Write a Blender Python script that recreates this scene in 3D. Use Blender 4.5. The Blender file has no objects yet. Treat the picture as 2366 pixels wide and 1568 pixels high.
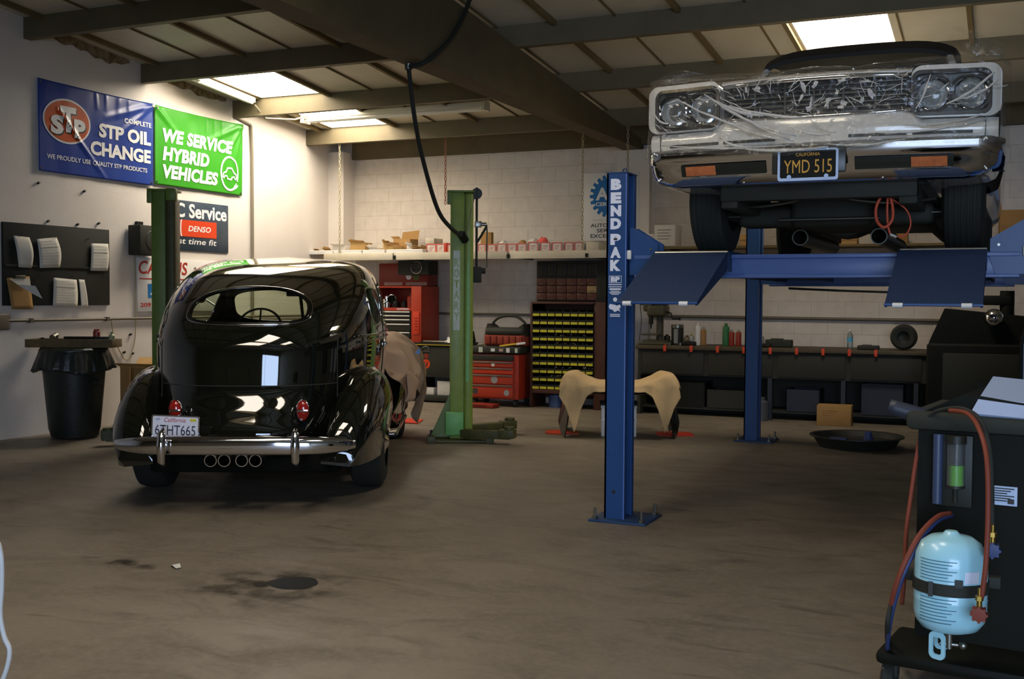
import bpy, bmesh, math, random
from mathutils import Vector, Matrix, Euler, noise

random.seed(7)
sc = bpy.context.scene
COL = sc.collection
PI = math.pi
R = math.radians

# ------------------------------------------------------------------ camera
YAW, PITCH, ROLL, FOC, EYE = R(-24.14), R(-2.17), R(.323), 2550.0, 1.45
cam_d = bpy.data.cameras.new('camera')
cam = bpy.data.objects.new('camera', cam_d)
COL.objects.link(cam)
cam_d.sensor_width = 36.0
cam_d.lens = 36.0 * FOC / 2366.0
cam_d.clip_start = .05
_F = Vector((math.sin(YAW) * math.cos(PITCH), math.cos(YAW) * math.cos(PITCH), math.sin(PITCH)))
_R0 = Vector((math.cos(YAW), -math.sin(YAW), 0))
_U0 = _R0.cross(_F)
_R = math.cos(ROLL) * _R0 + math.sin(ROLL) * _U0
_U = -math.sin(ROLL) * _R0 + math.cos(ROLL) * _U0
cam.matrix_world = Matrix(((_R.x, _U.x, -_F.x, 0), (_R.y, _U.y, -_F.y, 0), (_R.z, _U.z, -_F.z, EYE), (0, 0, 0, 1)))
sc.camera = cam


def at(x, y, ax, v):
    """point of the photo's pixel (x, y) on the world plane axis ax = v"""
    d = _F + _R * ((x - 1183) / FOC) - _U * ((y - 784) / FOC)
    o = Vector((0, 0, EYE))
    return o + d * ((v - o[ax]) / d[ax])


# ------------------------------------------------------------------ light
sc.view_settings.view_transform = 'Standard'
sc.view_settings.look = 'None'
sc.view_settings.exposure = 0.3
sc.view_settings.gamma = 1.0
world = bpy.data.worlds.new('world')
sc.world = world
world.use_nodes = True
wn = world.node_tree.nodes
bg = wn['Background']
bg.inputs['Color'].default_value = (.54, .70, 1.0, 1)
bg.inputs['Strength'].default_value = 9.0
SKYLIGHT = 18.5
DOOR = dict(x0=-.4, x1=3.9, z1=3.4, y=-3.2)
pl = bpy.data.lights.new('door_daylight', 'AREA')
pl.shape = 'RECTANGLE'
pl.size = DOOR['x1'] - DOOR['x0']
pl.size_y = DOOR['z1']
pl.cycles.is_portal = True
plo = bpy.data.objects.new('door_daylight', pl)
plo.location = ((DOOR['x0'] + DOOR['x1']) / 2, DOOR['y'] - .02, DOOR['z1'] / 2)
plo.rotation_euler = (R(90), 0, 0)
COL.objects.link(plo)


# ------------------------------------------------------------------ materials
def lin(h):
    c = [int(h[i:i + 2], 16) / 255 for i in (0, 2, 4)]
    return tuple(v / 12.92 if v <= .04045 else ((v + .055) / 1.055) ** 2.4 for v in c) + (1,)


MATS = {}


def M(name, hx, rough=.5, metal=0.0, var=.0, scale=6.0, bump=.0, bscale=40.0, spec=.5, coat=0.0, dark='202018', alpha=None):
    if name in MATS:
        return MATS[name]
    m = bpy.data.materials.new(name)
    m.use_nodes = True
    nt = m.node_tree
    b = nt.nodes['Principled BSDF']
    b.inputs['Base Color'].default_value = lin(hx)
    b.inputs['Roughness'].default_value = rough
    b.inputs['Metallic'].default_value = metal
    b.inputs['Specular IOR Level'].default_value = spec
    b.inputs['Coat Weight'].default_value = coat
    tc = nt.nodes.new('ShaderNodeTexCoord')
    if var > 0:
        n = nt.nodes.new('ShaderNodeTexNoise')
        n.inputs['Scale'].default_value = scale
        n.inputs['Detail'].default_value = 6
        n.inputs['Roughness'].default_value = .65
        nt.links.new(tc.outputs['Object'], n.inputs['Vector'])
        r = nt.nodes.new('ShaderNodeMapRange')
        r.inputs['From Min'].default_value = .35
        r.inputs['From Max'].default_value = .75
        r.inputs['To Max'].default_value = var
        nt.links.new(n.outputs['Fac'], r.inputs['Value'])
        mx = nt.nodes.new('ShaderNodeMix')
        mx.data_type = 'RGBA'
        mx.inputs[6].default_value = lin(hx)
        mx.inputs[7].default_value = lin(dark)
        nt.links.new(r.outputs[0], mx.inputs[0])
        nt.links.new(mx.outputs[2], b.inputs['Base Color'])
    if bump > 0:
        n2 = nt.nodes.new('ShaderNodeTexNoise')
        n2.inputs['Scale'].default_value = bscale
        n2.inputs['Detail'].default_value = 4
        nt.links.new(tc.outputs['Object'], n2.inputs['Vector'])
        bp = nt.nodes.new('ShaderNodeBump')
        bp.inputs['Strength'].default_value = bump
        bp.inputs['Distance'].default_value = .01
        nt.links.new(n2.outputs['Fac'], bp.inputs['Height'])
        nt.links.new(bp.outputs[0], b.inputs['Normal'])
    MATS[name] = m
    return m


def emis(name, hx, s):
    m = bpy.data.materials.new(name)
    m.use_nodes = True
    b = m.node_tree.nodes['Principled BSDF']
    b.inputs['Base Color'].default_value = (.8, .8, .8, 1)
    b.inputs['Emission Color'].default_value = lin(hx)
    b.inputs['Emission Strength'].default_value = s
    MATS[name] = m
    return m


def glass(name, tint, refl=.12, rough=.02, body=0.0, bodycol='ffffff', bump=0.0, bscale=20, lo=.04):
    """thin sheet: clear transmission + mirror reflection (+ a little milky body)"""
    m = bpy.data.materials.new(name)
    m.use_nodes = True
    nt = m.node_tree
    nt.nodes.remove(nt.nodes['Principled BSDF'])
    out = nt.nodes['Material Output']
    t = nt.nodes.new('ShaderNodeBsdfTransparent')
    t.inputs[0].default_value = lin(tint)
    g = nt.nodes.new('ShaderNodeBsdfGlossy')
    g.inputs['Roughness'].default_value = rough
    lw = nt.nodes.new('ShaderNodeLayerWeight')
    lw.inputs['Blend'].default_value = .35
    mr = nt.nodes.new('ShaderNodeMapRange')
    mr.inputs['To Min'].default_value = lo
    mr.inputs['To Max'].default_value = lo + refl * 4
    nt.links.new(lw.outputs['Fresnel'], mr.inputs['Value'])
    mx = nt.nodes.new('ShaderNodeMixShader')
    nt.links.new(mr.outputs[0], mx.inputs[0])
    nt.links.new(t.outputs[0], mx.inputs[1])
    nt.links.new(g.outputs[0], mx.inputs[2])
    last = mx
    if body > 0:
        d = nt.nodes.new('ShaderNodeBsdfTranslucent')
        d.inputs[0].default_value = lin(bodycol)
        d2 = nt.nodes.new('ShaderNodeBsdfDiffuse')
        d2.inputs[0].default_value = lin(bodycol)
        ad = nt.nodes.new('ShaderNodeMixShader')
        ad.inputs[0].default_value = .35
        nt.links.new(d2.outputs[0], ad.inputs[1])
        nt.links.new(d.outputs[0], ad.inputs[2])
        m2 = nt.nodes.new('ShaderNodeMixShader')
        m2.inputs[0].default_value = body
        nt.links.new(mx.outputs[0], m2.inputs[1])
        nt.links.new(ad.outputs[0], m2.inputs[2])
        last = m2
    if bump > 0:
        tc = nt.nodes.new('ShaderNodeTexCoord')
        n2 = nt.nodes.new('ShaderNodeTexNoise')
        n2.inputs['Scale'].default_value = bscale
        n2.inputs['Detail'].default_value = 3
        n2.inputs['Distortion'].default_value = 1.5
        nt.links.new(tc.outputs['Object'], n2.inputs['Vector'])
        bp = nt.nodes.new('ShaderNodeBump')
        bp.inputs['Strength'].default_value = bump
        bp.inputs['Distance'].default_value = .02
        nt.links.new(n2.outputs['Fac'], bp.inputs['Height'])
        nt.links.new(bp.outputs[0], g.inputs['Normal'])
    nt.links.new(last.outputs[0], out.inputs['Surface'])
    MATS[name] = m
    return m


# ------------------------------------------------------------------ builders
class B:
    """collects shapes, then links them as ONE mesh object"""

    def __init__(s, m=None):
        s.bm = bmesh.new()
        s.m = m or Matrix()

    def _put(s, verts):
        for v in verts:
            v.co = s.m @ v.co

    def box(s, x0, x1, y0, y1, z0, z1, bev=0.0, seg=2, rot=None):
        r = bmesh.ops.create_cube(s.bm, size=1.0)
        vs = r['verts']
        c = Vector(((x0 + x1) / 2, (y0 + y1) / 2, (z0 + z1) / 2))
        d = Vector((abs(x1 - x0), abs(y1 - y0), abs(z1 - z0)))
        q = Euler(rot).to_matrix() if rot else None
        for v in vs:
            p = Vector((v.co.x * d.x, v.co.y * d.y, v.co.z * d.z))
            if q:
                p = q @ p
            v.co = s.m @ (p + c)
        if bev > 0:
            es = list({e for v in vs for e in v.link_edges})
            bmesh.ops.bevel(s.bm, geom=es, offset=min(bev, min(d) * .49), segments=seg, affect='EDGES', profile=.5)
        return s

    def cyl(s, p0, p1, r0, r1=None, seg=20, cap=True):
        p0, p1 = Vector(p0), Vector(p1)
        r1 = r0 if r1 is None else r1
        ax = (p1 - p0)
        q = ax.to_track_quat('Z', 'Y').to_matrix()
        a = []
        for p, r in ((p0, r0), (p1, r1)):
            a.append([s.bm.verts.new(s.m @ (p + q @ Vector((r * math.cos(2 * PI * k / seg), r * math.sin(2 * PI * k / seg), 0)))) for k in range(seg)])
        for k in range(seg):
            j = (k + 1) % seg
            s.bm.faces.new((a[0][k], a[0][j], a[1][j], a[1][k]))
        if cap:
            s.bm.faces.new(list(reversed(a[0])))
            s.bm.faces.new(a[1])
        return s

    def tube(s, pts, r, seg=10, closed=False, sub=0):
        pts = [Vector(p) for p in pts]
        if sub:
            if isinstance(r, (list, tuple)):
                r = [p.x for p in spline([Vector((v, 0, 0)) for v in r], sub, closed)]
            pts = spline(pts, sub, closed)
        n = len(pts)
        rings = []
        up = None
        for i in range(n):
            a = pts[i - 1] if (i > 0 or closed) else pts[0]
            b = pts[(i + 1) % n] if (i < n - 1 or closed) else pts[-1]
            t = (b - a).normalized()
            if up is None:
                up = t.orthogonal().normalized()
            up = (up - t * up.dot(t))
            up = up.normalized() if up.length > 1e-6 else t.orthogonal().normalized()
            w = t.cross(up)
            rr = r[i] if isinstance(r, (list, tuple)) else r
            rings.append([s.bm.verts.new(s.m @ (pts[i] + (up * math.cos(2 * PI * k / seg) + w * math.sin(2 * PI * k / seg)) * rr)) for k in range(seg)])
        for i in range(n if closed else n - 1):
            A, Bb = rings[i], rings[(i + 1) % n]
            for k in range(seg):
                j = (k + 1) % seg
                s.bm.faces.new((A[k], A[j], Bb[j], Bb[k]))
        if not closed:
            s.bm.faces.new(list(reversed(rings[0])))
            s.bm.faces.new(rings[-1])
        return s

    def lathe(s, prof, c=(0, 0, 0), axis='Z', seg=32):
        """prof: (radius, height) pairs along the axis"""
        c = Vector(c)
        q = {'Z': Matrix.Identity(3), 'X': Matrix.Rotation(PI / 2, 3, 'Y'), 'Y': Matrix.Rotation(-PI / 2, 3, 'X')}[axis] if isinstance(axis, str) else axis
        rings = []
        for r, h in prof:
            if r < 1e-6:
                rings.append([s.bm.verts.new(s.m @ (c + q @ Vector((0, 0, h))))])
            else:
                rings.append([s.bm.verts.new(s.m @ (c + q @ Vector((r * math.cos(2 * PI * k / seg), r * math.sin(2 * PI * k / seg), h)))) for k in range(seg)])
        for A, Bb in zip(rings, rings[1:]):
            for k in range(seg):
                j = (k + 1) % seg
                if len(A) == 1 and len(Bb) == 1:
                    continue
                if len(A) == 1:
                    s.bm.faces.new((A[0], Bb[j], Bb[k]))
                elif len(Bb) == 1:
                    s.bm.faces.new((A[k], A[j], Bb[0]))
                else:
                    s.bm.faces.new((A[k], A[j], Bb[j], Bb[k]))
        return s

    def prism(s, pts, d, plane='XZ', o=0.0):
        """outline extruded by d along the plane's normal, starting at o"""
        def mk(a, b, h):
            return {'XY': (a, b, h), 'XZ': (a, h, b), 'YZ': (h, a, b)}[plane]
        A = [s.bm.verts.new(s.m @ Vector(mk(a, b, o))) for a, b in pts]
        C = [s.bm.verts.new(s.m @ Vector(mk(a, b, o + d))) for a, b in pts]
        n = len(pts)
        s.bm.faces.new(A)
        s.bm.faces.new(list(reversed(C)))
        for k in range(n):
            j = (k + 1) % n
            s.bm.faces.new((A[j], A[k], C[k], C[j]))
        return s

    def ring(s, outer, inner, d, plane='XZ', o=0.0):
        """frame between two outlines with the same number of points"""
        def mk(a, b, h):
            return {'XY': (a, b, h), 'XZ': (a, h, b), 'YZ': (h, a, b)}[plane]
        V = [[s.bm.verts.new(s.m @ Vector(mk(a, b, h))) for a, b in P] for P, h in ((outer, o), (inner, o), (outer, o + d), (inner, o + d))]
        n = len(outer)
        for k in range(n):
            j = (k + 1) % n
            s.bm.faces.new((V[0][k], V[0][j], V[1][j], V[1][k]))
            s.bm.faces.new((V[2][j], V[2][k], V[3][k], V[3][j]))
            s.bm.faces.new((V[0][j], V[0][k], V[2][k], V[2][j]))
            s.bm.faces.new((V[1][k], V[1][j], V[3][j], V[3][k]))
        return s

    def grid(s, rows, wrap=False):
        """rows: list of rows of points"""
        V = [[s.bm.verts.new(s.m @ Vector(p)) for p in row] for row in rows]
        for A, Bb in zip(V, V[1:]):
            n = len(A)
            for k in range(n if wrap else n - 1):
                j = (k + 1) % n
                s.bm.faces.new((A[k], A[j], Bb[j], Bb[k]))
        return V

    def ball(s, c, r, seg=20, rings=12, sc_=(1, 1, 1)):
        prof = [(max(r * math.sin(PI * k / rings), 0) if 0 < k < rings else 0, -r * math.cos(PI * k / rings)) for k in range(rings + 1)]
        m0 = s.m
        s.m = m0 @ Matrix.Translation(Vector(c)) @ Matrix.Diagonal((*sc_, 1))
        s.lathe(prof, seg=seg)
        s.m = m0
        return s

    def solid(s, t):
        """give an open sheet a thickness"""
        bmesh.ops.recalc_face_normals(s.bm, faces=s.bm.faces)
        bmesh.ops.solidify(s.bm, geom=s.bm.faces[:] + s.bm.verts[:] + s.bm.edges[:], thickness=t)
        return s

    def out(s, name, mat, parent=None, smooth=35, recalc=True, weld=True):
        if weld:
            bmesh.ops.remove_doubles(s.bm, verts=s.bm.verts, dist=1e-5)
        if recalc:
            bmesh.ops.recalc_face_normals(s.bm, faces=s.bm.faces)
        me = bpy.data.meshes.new(name)
        s.bm.to_mesh(me)
        s.bm.free()
        me.materials.append(mat)
        if smooth:
            for p in me.polygons:
                p.use_smooth = True
            if smooth < 180:
                me.set_sharp_from_angle(angle=R(smooth))
        o = bpy.data.objects.new(name, me)
        COL.objects.link(o)
        if parent:
            o.parent = parent
        return o


def spline(pts, sub, closed=False):
    n = len(pts)
    res = []
    for i in range(n if closed else n - 1):
        if closed:
            p0, p1, p2, p3 = pts[i - 1], pts[i], pts[(i + 1) % n], pts[(i + 2) % n]
        else:
            p0, p1, p2, p3 = pts[max(i - 1, 0)], pts[i], pts[i + 1], pts[min(i + 2, n - 1)]
        for k in range(sub):
            t = k / sub
            res.append(.5 * ((2 * p1) + (p2 - p0) * t + (2 * p0 - 5 * p1 + 4 * p2 - p3) * t * t + (3 * p1 - p0 - 3 * p2 + p3) * t ** 3))
    if not closed:
        res.append(pts[-1])
    return res


def rrect(x0, x1, y0, y1, r, n=6):
    pts = []
    for cx, cy, a0 in ((x1 - r, y0 + r, -90), (x1 - r, y1 - r, 0), (x0 + r, y1 - r, 90), (x0 + r, y0 + r, 180)):
        for k in range(n + 1):
            a = R(a0 + 90 * k / n)
            pts.append((cx + r * math.cos(a), cy + r * math.sin(a)))
    return pts


def ell(cx, cy, rx, ry, n=40):
    return [(cx + rx * math.cos(2 * PI * k / n), cy + ry * math.sin(2 * PI * k / n)) for k in range(n)]


def lerp(tab, x):
    """piecewise-linear-ish smooth table lookup"""
    if x <= tab[0][0]:
        return tab[0][1]
    for (a, va), (b, vb) in zip(tab, tab[1:]):
        if x <= b:
            t = (x - a) / (b - a)
            return va + (vb - va) * t
    return tab[-1][1]


def smooth_tab(tab, x):
    xs = [a for a, _ in tab]
    if x <= xs[0]:
        return tab[0][1]
    if x >= xs[-1]:
        return tab[-1][1]
    i = max(k for k in range(len(xs)) if xs[k] <= x)
    i = min(i, len(xs) - 2)

    def sl(k):
        if k <= 0 or k >= len(tab) - 1:
            k0, k1 = (0, 1) if k <= 0 else (len(tab) - 2, len(tab) - 1)
            return (tab[k1][1] - tab[k0][1]) / (tab[k1][0] - tab[k0][0])
        d0 = (tab[k][1] - tab[k - 1][1]) / (tab[k][0] - tab[k - 1][0])
        d1 = (tab[k + 1][1] - tab[k][1]) / (tab[k + 1][0] - tab[k][0])
        if d0 * d1 <= 0:
            return 0
        return 2 * d0 * d1 / (d0 + d1)
    h = xs[i + 1] - xs[i]
    t = (x - xs[i]) / h
    y0, y1, m0, m1 = tab[i][1], tab[i + 1][1], sl(i) * h, sl(i + 1) * h
    return (2 * t ** 3 - 3 * t * t + 1) * y0 + (t ** 3 - 2 * t * t + t) * m0 + (-2 * t ** 3 + 3 * t * t) * y1 + (t ** 3 - t * t) * m1


def tag(o, label, cat, group=None, kind=None):
    o['label'] = label
    o['category'] = cat
    if group:
        o['group'] = group
    if kind:
        o['kind'] = kind
    return o


def thing(name, label, cat, loc=(0, 0, 0), rz=0.0, group=None, rot=None):
    o = bpy.data.objects.new(name, None)
    o.empty_display_size = .1
    COL.objects.link(o)
    o.location = loc
    o.rotation_euler = rot if rot else (0, 0, rz)
    return tag(o, label, cat, group)


def struct(o):
    o['kind'] = 'structure'
    return o


def dup(root, loc=None, rz=None, label=None, group=None):
    r = root.copy()
    COL.objects.link(r)
    if loc is not None:
        r.location = loc
    if rz is not None:
        r.rotation_euler = (0, 0, rz)
    if label:
        r['label'] = label
    if group:
        r['group'] = group
    for ch in list(root.children):
        c = ch.copy()
        COL.objects.link(c)
        c.parent = r
        for g in ch.children:
            d = g.copy()
            COL.objects.link(d)
            d.parent = c
    return r


ON_LEFT_WALL = (R(90), 0, R(90))     # a sign's x, y, z become world +y, +z, +x
ON_BACK_WALL = (R(90), 0, 0)         # a sign's x, y, z become world +x, +z, -y


def text_bm(bm, s, h, x, y, z=0.0, w=None, bold=.0, shear=0.0, align='CENTER', spacing=1.0, sx=1.0, depth=.0, rot=0.0):
    cu = bpy.data.curves.new('t', 'FONT')
    cu.body = s
    cu.size = 1.0
    cu.offset = bold
    cu.shear = shear
    cu.space_character = spacing
    cu.resolution_u = 3
    ob = bpy.data.objects.new('t', cu)
    COL.objects.link(ob)
    bpy.context.view_layer.update()
    me = bpy.data.meshes.new_from_object(ob.evaluated_get(bpy.context.evaluated_depsgraph_get()))
    bpy.data.objects.remove(ob)
    bpy.data.curves.remove(cu)
    if not me.vertices:
        return
    X = [v.co.x for v in me.vertices]
    Y = [v.co.y for v in me.vertices]
    k = h / max(max(Y) - min(Y), 1e-3)
    kx = k * sx
    if w:
        kx = w / (max(X) - min(X))
    ox = {'CENTER': (max(X) + min(X)) / 2, 'LEFT': min(X), 'RIGHT': max(X)}[align]
    oy = (max(Y) + min(Y)) / 2
    n0 = len(bm.verts)
    bm.from_mesh(me)
    bm.verts.ensure_lookup_table()
    c, sn = math.cos(rot), math.sin(rot)
    for v in bm.verts[n0:]:
        a, b = (v.co.x - ox) * kx, (v.co.y - oy) * k
        v.co = Vector((x + a * c - b * sn, y + a * sn + b * c, z))
    bpy.data.meshes.remove(me)


def conform(bm, f, lift, step=.028):
    """cut flat lettering fine enough to follow the sheet it is printed on"""
    xs = [v.co.x for v in bm.verts]
    ys = [v.co.y for v in bm.verts]
    for ax, lo, hi in ((0, min(xs), max(xs)), (1, min(ys), max(ys))):
        t = lo + step
        while t < hi:
            p = Vector((t, 0, 0)) if ax == 0 else Vector((0, t, 0))
            nrm = Vector((1, 0, 0)) if ax == 0 else Vector((0, 1, 0))
            bmesh.ops.bisect_plane(bm, geom=bm.verts[:] + bm.edges[:] + bm.faces[:], plane_co=p, plane_no=nrm)
            t += step
    for v in bm.verts:
        v.co.z = f(v.co.x, v.co.y) + lift


def lettering(parent, mat, items, f=None, lift=.004, name='lettering', shapes=None):
    if len(items) > 1:                   # every line of writing is a piece of its own
        for it in items[1:]:
            lettering(parent, mat, [it], f, lift, name)
        items = items[:1]
    b = B()
    for it in items:
        kw = it[4] if len(it) > 4 else {}
        text_bm(b.bm, it[0], it[1], it[2], it[3], lift, **kw)
    for pts in (shapes or []):
        vs = [b.bm.verts.new((x, y, lift)) for x, y in pts]
        b.bm.faces.new(vs)
    if f:
        bmesh.ops.triangulate(b.bm, faces=b.bm.faces[:])
        conform(b.bm, f, lift)
    for fc in b.bm.faces:
        fc.normal_update()
        if fc.normal.z < 0:
            fc.normal_flip()
    return b.out(name, mat, parent, smooth=0, recalc=False)

# ------------------------------------------------------------------ surfaces of the room
XL, XR, YB, YF = -9.15, 4.2, 14.08, -3.2


def ceil_z(y):
    return 4.11 - .0895 * (y - 9.92)


def floor_mat():
    m = bpy.data.materials.new('stained_concrete')
    m.use_nodes = True
    nt = m.node_tree
    b = nt.nodes['Principled BSDF']
    tc = nt.nodes.new('ShaderNodeTexCoord')

    def noise_(scale, detail, dist=0.0, stretch=(1, 1, 1)):
        mp = nt.nodes.new('ShaderNodeMapping')
        mp.inputs['Scale'].default_value = stretch
        nt.links.new(tc.outputs['Object'], mp.inputs['Vector'])
        n = nt.nodes.new('ShaderNodeTexNoise')
        n.inputs['Scale'].default_value = scale
        n.inputs['Detail'].default_value = detail
        n.inputs['Roughness'].default_value = .6
        n.inputs['Distortion'].default_value = dist
        nt.links.new(mp.outputs[0], n.inputs['Vector'])
        return n

    def rng(src, a, c, lo=0.0, hi=1.0):
        r = nt.nodes.new('ShaderNodeMapRange')
        r.inputs[1].default_value, r.inputs[2].default_value = a, c
        r.inputs[3].default_value, r.inputs[4].default_value = lo, hi
        nt.links.new(src, r.inputs[0])
        return r.outputs[0]

    def mix(fac, ca, cb):
        x = nt.nodes.new('ShaderNodeMix')
        x.data_type = 'RGBA'
        nt.links.new(fac, x.inputs[0])
        for i, c in ((6, ca), (7, cb)):
            if isinstance(c, str):
                x.inputs[i].default_value = lin(c)
            else:
                nt.links.new(c, x.inputs[i])
        return x.outputs[2]
    big = noise_(.55, 5, .6)
    mid = noise_(2.2, 8, .8, (1, 1.6, 1))
    fine = noise_(26, 8)
    streak = noise_(1.3, 7, 1.2, (1.0, 3.2, 1))
    c = mix(rng(big.outputs[0], .35, .7), '7f7565', '6b6252')
    c = mix(rng(mid.outputs[0], .45, .72, 0, .55), c, '544c40')
    c = mix(rng(fine.outputs[0], .45, .75, 0, .45), c, '8c8272')
    c = mix(rng(streak.outputs[0], .58, .72, 0, .6), c, '3d372c')
    nt.links.new(c, b.inputs['Base Color'])
    nt.links.new(rng(mid.outputs[0], .3, .7, .42, .62), b.inputs['Roughness'])
    b.inputs['Specular IOR Level'].default_value = .35
    bp = nt.nodes.new('ShaderNodeBump')
    bp.inputs['Strength'].default_value = .12
    bp.inputs['Distance'].default_value = .01
    nt.links.new(fine.outputs[0], bp.inputs['Height'])
    nt.links.new(bp.outputs[0], b.inputs['Normal'])
    return m


def block_mat():
    m = bpy.data.materials.new('painted_block')
    m.use_nodes = True
    nt = m.node_tree
    b = nt.nodes['Principled BSDF']
    tc = nt.nodes.new('ShaderNodeTexCoord')
    mp = nt.nodes.new('ShaderNodeMapping')
    mp.inputs['Rotation'].default_value = (R(-90), 0, 0)
    nt.links.new(tc.outputs['Object'], mp.inputs['Vector'])
    br = nt.nodes.new('ShaderNodeTexBrick')
    br.inputs['Scale'].default_value = 1.0
    br.inputs['Brick Width'].default_value = .405
    br.inputs['Row Height'].default_value = .203
    br.inputs['Mortar Size'].default_value = .006
    br.inputs['Mortar Smooth'].default_value = .6
    br.inputs['Color1'].default_value = lin('e0d6c8')
    br.inputs['Color2'].default_value = lin('dbd1c2')
    br.inputs['Mortar'].default_value = lin('cdc4b4')
    nt.links.new(mp.outputs[0], br.inputs['Vector'])
    n = nt.nodes.new('ShaderNodeTexNoise')
    n.inputs['Scale'].default_value = 9
    n.inputs['Detail'].default_value = 8
    nt.links.new(tc.outputs['Object'], n.inputs['Vector'])
    mx = nt.nodes.new('ShaderNodeMix')
    mx.data_type = 'RGBA'
    mx.blend_type = 'MULTIPLY'
    mx.inputs[0].default_value = .25
    nt.links.new(br.outputs['Color'], mx.inputs[6])
    nt.links.new(n.outputs['Fac'], mx.inputs[7])
    nt.links.new(mx.outputs[2], b.inputs['Base Color'])
    b.inputs['Roughness'].default_value = .6
    bp = nt.nodes.new('ShaderNodeBump')
    bp.invert = True
    bp.inputs['Strength'].default_value = .25
    bp.inputs['Distance'].default_value = .01
    nt.links.new(br.outputs['Fac'], bp.inputs['Height'])
    nt.links.new(bp.outputs[0], b.inputs['Normal'])
    return m


M('wall_paint', 'dbd4ca', .55, var=.16, scale=1.6, dark='a89a80', bump=.15, bscale=60)
M('ceiling_foil', 'c9c4b2', .5, var=.4, scale=.9, dark='a0926c', bump=.3, bscale=5)
M('beam_wood', '5e5236', .75, var=.5, scale=3, dark='3f3520', bump=.2, bscale=20)
M('purlin_paint', '6b6147', .7, var=.4, scale=2.2, dark='4a4029', bump=.15, bscale=20)
M('rib_wood', '6f5f3a', .75, var=.4, scale=3, dark='4b3d22')
M('black_paint', '22241a', .5)
M('black_matte', '25271c', .75, bump=.1)
M('dark_steel', '23251e', .45, metal=.6, var=.3, dark='3a3020')
M('chrome', 'e6e8ec', .06, metal=1.0)
M('brushed', '9b9a90', .35, metal=1.0, var=.3, dark='5a5548')
M('conduit', '8f8672', .5, metal=.3)
M('rubber', '22241c', .8, bump=.2, bscale=60)
M('white_plastic', 'd6d4cc', .45)
M('paper', 'cfcbbd', .8, var=.15, scale=9, dark='9c978a')
M('cardboard', 'a07a44', .85, var=.25, scale=5, dark='7a5a30')
M('ink', '3a3a38', .8)
M('steel_red', '8a2a18', .4, var=.25, scale=4, dark='5c1d10')
M('bright_red', 'c83a20', .4)
M('lift_blue', '1f4577', .42, var=.18, scale=8, dark='163354')
M('lift_blue_dark', '1d3d62', .55, var=.3, scale=12, dark='14233f', bump=.3, bscale=160)
M('sticker_white', 'dfe2ec', .45)
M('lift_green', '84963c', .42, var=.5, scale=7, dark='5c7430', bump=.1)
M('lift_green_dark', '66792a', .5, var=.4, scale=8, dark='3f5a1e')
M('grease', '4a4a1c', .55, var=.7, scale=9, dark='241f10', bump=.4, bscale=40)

b = B()
b.box(XL - .3, XR + .3, YF - 5, YB + .3, -.2, 0)
struct(b.out('floor', floor_mat(), smooth=0))
b = B()
b.box(XL - .25, XL, YF - .2, YB + .25, 0, 5.6)
struct(b.out('wall_left', MATS['wall_paint'], smooth=0))
b = B()
b.box(XL, XR, YB, YB + .25, 0, 4.2)
struct(b.out('wall_back', block_mat(), smooth=0))
b = B()
b.box(XR, XR + .25, YF - .2, YB + .25, 0, 5.6)
struct(b.out('wall_right', M('wall_dull', '7a7364', .7, var=.3, dark='5a5444'), smooth=0))
b = B()   # the street wall with the open roll-up doorway
b.box(XL, DOOR['x0'], YF - .2, YF, 0, 5.6)
b.box(DOOR['x1'], XR, YF - .2, YF, 0, 5.6)
b.box(DOOR['x0'], DOOR['x1'], YF - .2, YF, DOOR['z1'], 5.6)
struct(b.out('wall_front', MATS['wall_dull'], smooth=0))

# roof deck with openings left for the skylights
SKY = [(-8.68, -7.77, 10.03, 11.56), (-8.70, -7.80, 11.68, 13.19), (-1.90, -1.05, 10.03, 11.56),
       (-4.1, -3.15, 1.8, 3.27), (-4.1, -3.15, 3.45, 4.92), (-1.9, -1.05, 3.45, 4.92)]  # the last one is unseen, added to light the white car's nose
xs = sorted({XL - .25, XR + .25} | {v for s in SKY for v in s[:2]})
ys = sorted({YF - .2, YB + .25} | {v for s in SKY for v in s[2:]})
b = B()
for x0, x1 in zip(xs, xs[1:]):
    for y0, y1 in zip(ys, ys[1:]):
        cx, cy = (x0 + x1) / 2, (y0 + y1) / 2
        if any(s[0] < cx < s[1] and s[2] < cy < s[3] for s in SKY):
            continue
        v = [b.bm.verts.new((x, y, ceil_z(y))) for x, y in ((x0, y0), (x1, y0), (x1, y1), (x0, y1))]
        b.bm.faces.new(v)
bmesh.ops.remove_doubles(b.bm, verts=b.bm.verts, dist=1e-4)
for e in bmesh.ops.extrude_face_region(b.bm, geom=b.bm.faces[:])['geom']:
    if isinstance(e, bmesh.types.BMVert):
        e.co.z += .2
struct(b.out('ceiling', MATS['ceiling_foil'], smooth=0))
emis('skylight_panel', 'fff2e2', SKYLIGHT)
emis('skylight_dim', 'fff2e2', SKYLIGHT * .5)  # weaker glow for the unseen skylights near the street wall
for i, s in enumerate(SKY):
    b = B()
    b.grid([[(x, y, ceil_z(y) + .12) for x in s[:2]] for y in s[2:]])
    o = b.out('window_%d' % (i + 1), MATS['skylight_panel' if i < 3 else 'skylight_dim'], smooth=0)
    struct(o)

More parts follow.
